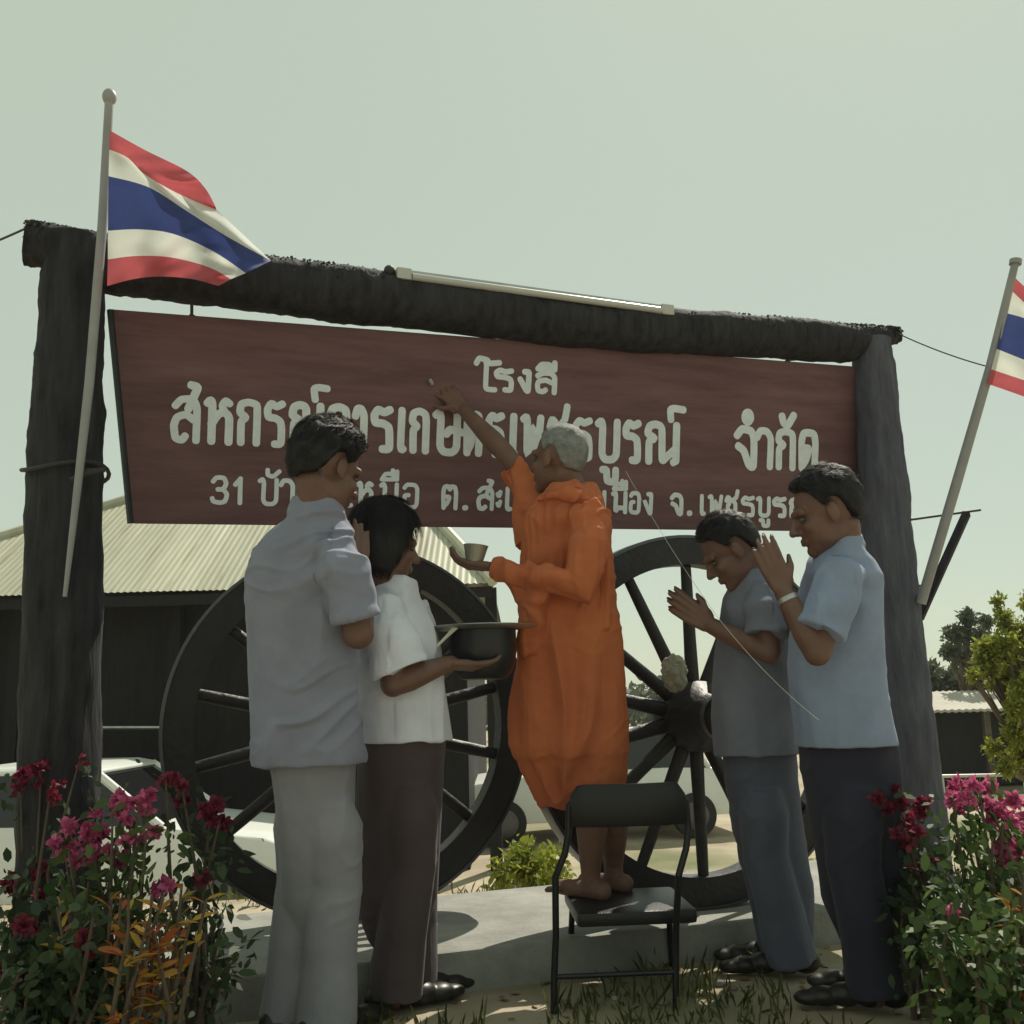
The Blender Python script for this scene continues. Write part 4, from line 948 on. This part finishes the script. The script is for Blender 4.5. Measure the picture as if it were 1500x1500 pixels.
car2 = make_car('parked_car', 'white car seen through the spokes of the right wheel, nose to the left', c2, R(180 + 8))

# ------------------------------------------------------------------ far side: shed, trees, hedge
s0, s1 = P(1300, 1042, 19), P(1720, 1030, 19)
shed = empty('shed', ((s0.x + s1.x) / 2, s0.y + 1.5, -DROP), 'low dark shed with a pale sloping roof far right beyond the post', 'shed')
mb = MB(); top = P(1400, 1012, 21.5); 
n = 80
vs = []
for i in range(n + 1):
    x = s0.x + (s1.x - s0.x) * i / n
    for (y, z) in ((s0.y, s0.z), (s0.y + 2.6, top.z), (s0.y + 2.6, top.z - .05), (s0.y, s0.z - .05)): vs.append((x, y, z + .012 * math.cos(i * math.pi)))
mb.add(vs, [(i * 4 + j, i * 4 + 4 + j, i * 4 + 4 + (j + 1) % 4, i * 4 + (j + 1) % 4) for i in range(n) for j in range(4)])
build('roof', mb, M['pale'], shed, smooth=False)
mb = MB(); mb.box(Vector(((s0.x + s1.x) / 2, s0.y + 1.4, (s0.z - DROP) / 2)), AX, ((s1.x - s0.x) / 2 - .2, 1.0, (s0.z + DROP) / 2 - .04)); build('wall', mb, M['wall'], shed, smooth=False)
for i in range(4):
    x = s0.x + .3 + (s1.x - s0.x - .6) * i / 3; mb = MB(); mb.box(Vector((x, s0.y + .15, (s0.z - DROP) / 2)), AX, (.06, .06, (s0.z + DROP) / 2 - .03)); build('pillar', mb, M['trunk'], shed, smooth=False)
f0, f1 = P(1380, 1137, 9.5), P(1620, 1132, 9.5)
fr_o = empty('fence', (f0.x, f0.y, -DROP), 'thin white pipe rail fence behind the pink flowers on the right', 'fence')
mb = MB(); mb.tube([f0, f1], .016, 8); build('rail', mb, M['tube'], fr_o)
for t in (0, .5, 1):
    p = f0.lerp(f1, t); mb = MB(); mb.tube([p, Vector((p.x, p.y, -DROP))], .016, 8); build('fence_post', mb, M['tube'], fr_o)

def tree(name, label, blobs, trunk, n, L, m, group=None, W=.45, shell=.3):
    """blobs: (point, radius); trunk: base point"""
    o = empty(name, trunk, label, 'tree', group); mb = MB()
    cen = sum((b[0] for b in blobs), Vector()) / len(blobs); H = cen.z - trunk.z; r0 = max(.03, H * .035)
    fork = trunk.lerp(Vector((trunk.x * .6 + cen.x * .4, trunk.y * .6 + cen.y * .4, cen.z)), .55)
    mb.tube([trunk - Vector((0, 0, .1)), trunk.lerp(fork, .5) + Vector((.03 * H, 0, 0)), fork], [r0 * 1.3, r0, r0 * .75], 10)
    for p, r in blobs:
        mid = fork.lerp(p, .5) + Vector((0, 0, .1 * r)); mb.tube([fork, mid, p, p + Vector((0, 0, r * .5))], [r0 * .5, r0 * .35, r0 * .2, r0 * .08], 6)
        for k in range(3):
            d = nz((random.gauss(0, 1), random.gauss(0, 1), random.gauss(.3, .6))); mb.tube([mid, p + d * r * .75], [r0 * .16, r0 * .05], 5)
    build('trunk', mb, M['trunk'], o)
    leaves('crown', [b[0] for b in blobs], [b[1] for b in blobs], n, L, m, o, trunk, W, shell)
    return o
def G(u, d): p = P(u, 1100, d); return Vector((p.x, p.y, -DROP))
def B(u, v, d, rpx): return (P(u, v, d + random.uniform(-.03, .03) * d), rpx / F_PX * d)
tree('tree', 'yellow-green sunlit tree at the right edge behind the pink flowers', [B(1445, 975, 7.6, 22), B(1470, 948, 7.6, 26), B(1500, 935, 7.5, 34), B(1540, 960, 7.6, 40), B(1470, 905, 7.7, 15), B(1462, 880, 7.8, 9), B(1492, 1075, 7.4, 24), B(1480, 1020, 7.5, 14), B(1455, 1095, 7.3, 14), B(1530, 1060, 7.4, 34), B(1425, 990, 7.6, 10), B(1510, 880, 7.7, 16), B(1440, 950, 7.7, 16), B(1485, 985, 7.5, 26), B(1460, 1000, 7.5, 16), B(1510, 1010, 7.5, 30), B(1490, 1040, 7.4, 20), B(1500, 1110, 7.3, 26), B(1475, 1125, 7.2, 16)], G(1545, 7.6), 11000, .042, M['leafyel'], shell=.2)
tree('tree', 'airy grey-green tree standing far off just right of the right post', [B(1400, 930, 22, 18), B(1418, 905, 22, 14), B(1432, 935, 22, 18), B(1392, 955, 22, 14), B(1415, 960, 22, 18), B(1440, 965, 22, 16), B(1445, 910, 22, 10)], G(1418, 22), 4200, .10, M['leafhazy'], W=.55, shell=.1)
lab = {1372: 'dark low bushy tree close behind the right post', 1452: 'dark bushy tree above the shed roof at the right edge', 1535: 'dark bushy tree beyond the right edge of the shed'}
for u in (1372, 1452, 1535):
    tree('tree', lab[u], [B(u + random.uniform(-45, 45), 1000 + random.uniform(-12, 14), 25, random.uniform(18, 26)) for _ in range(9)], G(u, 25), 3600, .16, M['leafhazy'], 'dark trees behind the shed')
# distant treeline beyond the yard
cs, rr = [], []
for k in range(230):
    u = -400 + 2400 * k / 230; d = random.uniform(55, 75); p = P(u, 1008 - (u - 750) * .026, d); h = 1.4 + 1.6 * abs(noise.noise((u * .012, 0, 1))) + .4 * random.random()
    cs.append(Vector((p.x, p.y, -DROP + h * .5))); rr.append(h * .62)
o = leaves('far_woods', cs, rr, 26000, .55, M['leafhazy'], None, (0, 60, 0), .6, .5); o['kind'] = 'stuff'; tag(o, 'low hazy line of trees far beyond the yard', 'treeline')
# sunlit bushes in the yard seen under and between people
def bush(label, u, v, d, rpx, n, L, m, zg=None, group=None):
    o = empty('bush', Vector((P(u, v, d).x, P(u, v, d).y, gz(P(u, v, d).x, P(u, v, d).y))), label, 'bush', group); base = BASES[o.name]
    bl = [B(u + random.uniform(-1, 1) * rpx * .8, v + random.uniform(-.5, .9) * rpx * .8, d, rpx * random.uniform(.35, .6)) for _ in range(12)]
    mb = MB()
    for p, r in bl: mb.tube([base, base.lerp(p, .6) + Vector((0, .02, .05)), p], [.012, .008, .003], 5)
    build('branches', mb, M['trunk'], o); leaves('foliage', [b[0] for b in bl], [b[1] for b in bl], n, L, m, o, base, .5, .2); return o
bush('sunlit yellow-green bush below the monk seen past the left wheel rim', 775, 1270, 6.4, 60, 2200, .05, M['leafyel'])
bush('yellow-green bush in the gap between the two men on the right', 1195, 1285, 5.8, 40, 900, .05, M['leafyel'])
bush('dark green shrub at the foot of the right post', 1375, 1290, 4.2, 40, 500, .04, M['leafdark'])

# ------------------------------------------------------------------ bougainvillea and croton in the foreground
def boug(label, u, d, hpx, wpx, fl, nleaf, nst, m=None, mflow=None, top=1170):
    """fl: pixel spots of bract clusters (u, v, radius px)"""
    g = P(u, 1400, d); base = Vector((g.x, g.y, gz(g.x, g.y))); o = empty('bougainvillea', base, label, 'flowering shrub', 'bougainvillea shrubs in front of the sign')
    mb = MB(); tips = []
    for k in range(nst):
        t = P(u + random.uniform(-1, 1) * wpx, top + random.random() ** 1.2 * hpx, d + random.uniform(-.22, .22)); tips.append(t)
    for (a, b, r) in fl: tips.append(P(a, b, d + random.uniform(-.1, .1)))
    for t in tips:
        mid = base.lerp(t, .55) + Vector((random.gauss(0, .03), random.gauss(0, .03), .04)); mb.tube([base + Vector((random.gauss(0, .03), random.gauss(0, .03), -.03)), mid, t], [.009, .006, .0025], 6)
    build('stems', mb, M['trunk'], o)
    cen = []; rad = []
    for t in tips:
        for q in (.35, .55, .75, .92): cen.append(base.lerp(t, q) + Vector((random.gauss(0, .03), random.gauss(0, .03), .03))); rad.append(.06 + .04 * random.random())
    leaves('foliage', cen, rad, nleaf, .036, m or M['leaf'], o, base, .55, .1)
    cen = []; rad = []
    for a, b, r in fl:
        for q in range(4):
            cen.append(P(a + random.gauss(0, .75) * r, b + random.gauss(0, .75) * r, d + random.uniform(-.08, .08))); rad.append(r * random.uniform(.25, .62) / F_PX * d)
    n = int(sum(r for *_, r in fl) * 11); leaves('bracts', cen, rad, n, .017, mflow or M['bract'], o, base, .8, .1, .2)
    return o
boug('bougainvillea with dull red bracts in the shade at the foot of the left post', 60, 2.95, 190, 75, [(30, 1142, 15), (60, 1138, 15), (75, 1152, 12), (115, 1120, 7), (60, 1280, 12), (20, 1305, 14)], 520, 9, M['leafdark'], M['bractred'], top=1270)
boug('bougainvillea with bright pink bracts left of the grey-shirted man', 170, 2.6, 190, 80, [(205, 1165, 13), (215, 1185, 10), (130, 1222, 20), (100, 1242, 15), (140, 1245, 14), (215, 1218, 12), (190, 1215, 12), (180, 1180, 13), (165, 1190, 10), (95, 1250, 9), (185, 1262, 10), (240, 1300, 12)], 800, 12, M['leaf'], M['bract'], top=1255)
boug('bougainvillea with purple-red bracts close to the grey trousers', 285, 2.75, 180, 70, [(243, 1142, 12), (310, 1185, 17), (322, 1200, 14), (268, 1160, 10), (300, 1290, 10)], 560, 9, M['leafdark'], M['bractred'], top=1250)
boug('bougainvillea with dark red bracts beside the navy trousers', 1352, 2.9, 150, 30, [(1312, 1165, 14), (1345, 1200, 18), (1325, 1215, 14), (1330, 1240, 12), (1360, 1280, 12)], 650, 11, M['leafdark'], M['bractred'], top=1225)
boug('bougainvillea with bright pink bracts at the right edge of the photo', 1455, 2.75, 170, 60, [(1395, 1168, 13), (1412, 1160, 14), (1435, 1162, 15), (1448, 1172, 12), (1468, 1205, 20), (1485, 1185, 14), (1470, 1225, 18), (1495, 1235, 16), (1455, 1190, 12), (1515, 1210, 24)], 1700, 24, M['leaf'], M['bract'], top=1215)
boug('bougainvillea with low dark foliage in front of the right post', 1420, 2.45, 120, 80, [(1400, 1340, 10), (1450, 1380, 12)], 1500, 22, M['leaf'], M['bract'], top=1300)
boug('bougainvillea low in the bottom left corner with few bracts', 70, 2.4, 150, 95, [(40, 1350, 14), (120, 1380, 12), (20, 1420, 14)], 1500, 20, M['leafdark'], M['bractred'], top=1320)
def croton(label, u, v, d, n, h=.5):
    g = P(u, v, d); base = Vector((g.x, g.y, gz(g.x, g.y))); o = empty('croton', base, label, 'plant', 'croton plants with yellow and red leaves')
    mb = MB(); c = []; dd = []
    for k in range(9):
        t = Vector((g.x + random.gauss(0, .06), g.y + random.gauss(0, .05), g.z - random.uniform(0, .14))); mb.tube([base, base.lerp(t, .5) + Vector((random.gauss(0, .02), 0, .02)), t], [.008, .006, .003], 6)
        for i in range(n):
            q = .45 + .55 * random.random(); a = random.uniform(0, 6.28); c.append(base.lerp(t, q)); dd.append(nz((math.cos(a), math.sin(a), random.uniform(.1, .9))))
    build('stems', mb, M['trunk'], o)
    c = np.array([list(v) for v in c]); dd = np.array([list(v) for v in dd]); L = .035 + .04 * rng.random(len(c))
    quads('foliage', c, dd, rand_dirs(len(c), 2), L, L * .28, M['croton'], o, base)
croton('croton with yellow and orange leaves at the bottom left among the pink flowers', 175, 1285, 2.35, 11)
croton('croton with orange leaves in front of the grey trousers', 245, 1300, 2.4, 8)
croton('croton with yellow and red leaves at the lower right corner', 1478, 1278, 2.45, 11)

# ------------------------------------------------------------------ thin morning haze
hz = MB(); hz.box(Vector((0, 55, 3.5)), AX, (110, 70, 6.6))
hm = bpy.data.materials.new('haze_air'); hm.use_nodes = True; ht = hm.node_tree; ht.nodes.remove(ht.nodes['Principled BSDF'])
vol = ht.nodes.new('ShaderNodeVolumePrincipled'); vol.inputs['Color'].default_value = (.93, .96, .93, 1); vol.inputs['Density'].default_value = .0008; vol.inputs['Anisotropy'].default_value = .3
ht.links.new(vol.outputs[0], ht.nodes['Material Output'].inputs['Volume'])
ho = build('haze', hz, hm, None, False); ho['kind'] = 'stuff'; tag(ho, 'thin pale haze hanging in the air over the yard', 'haze')
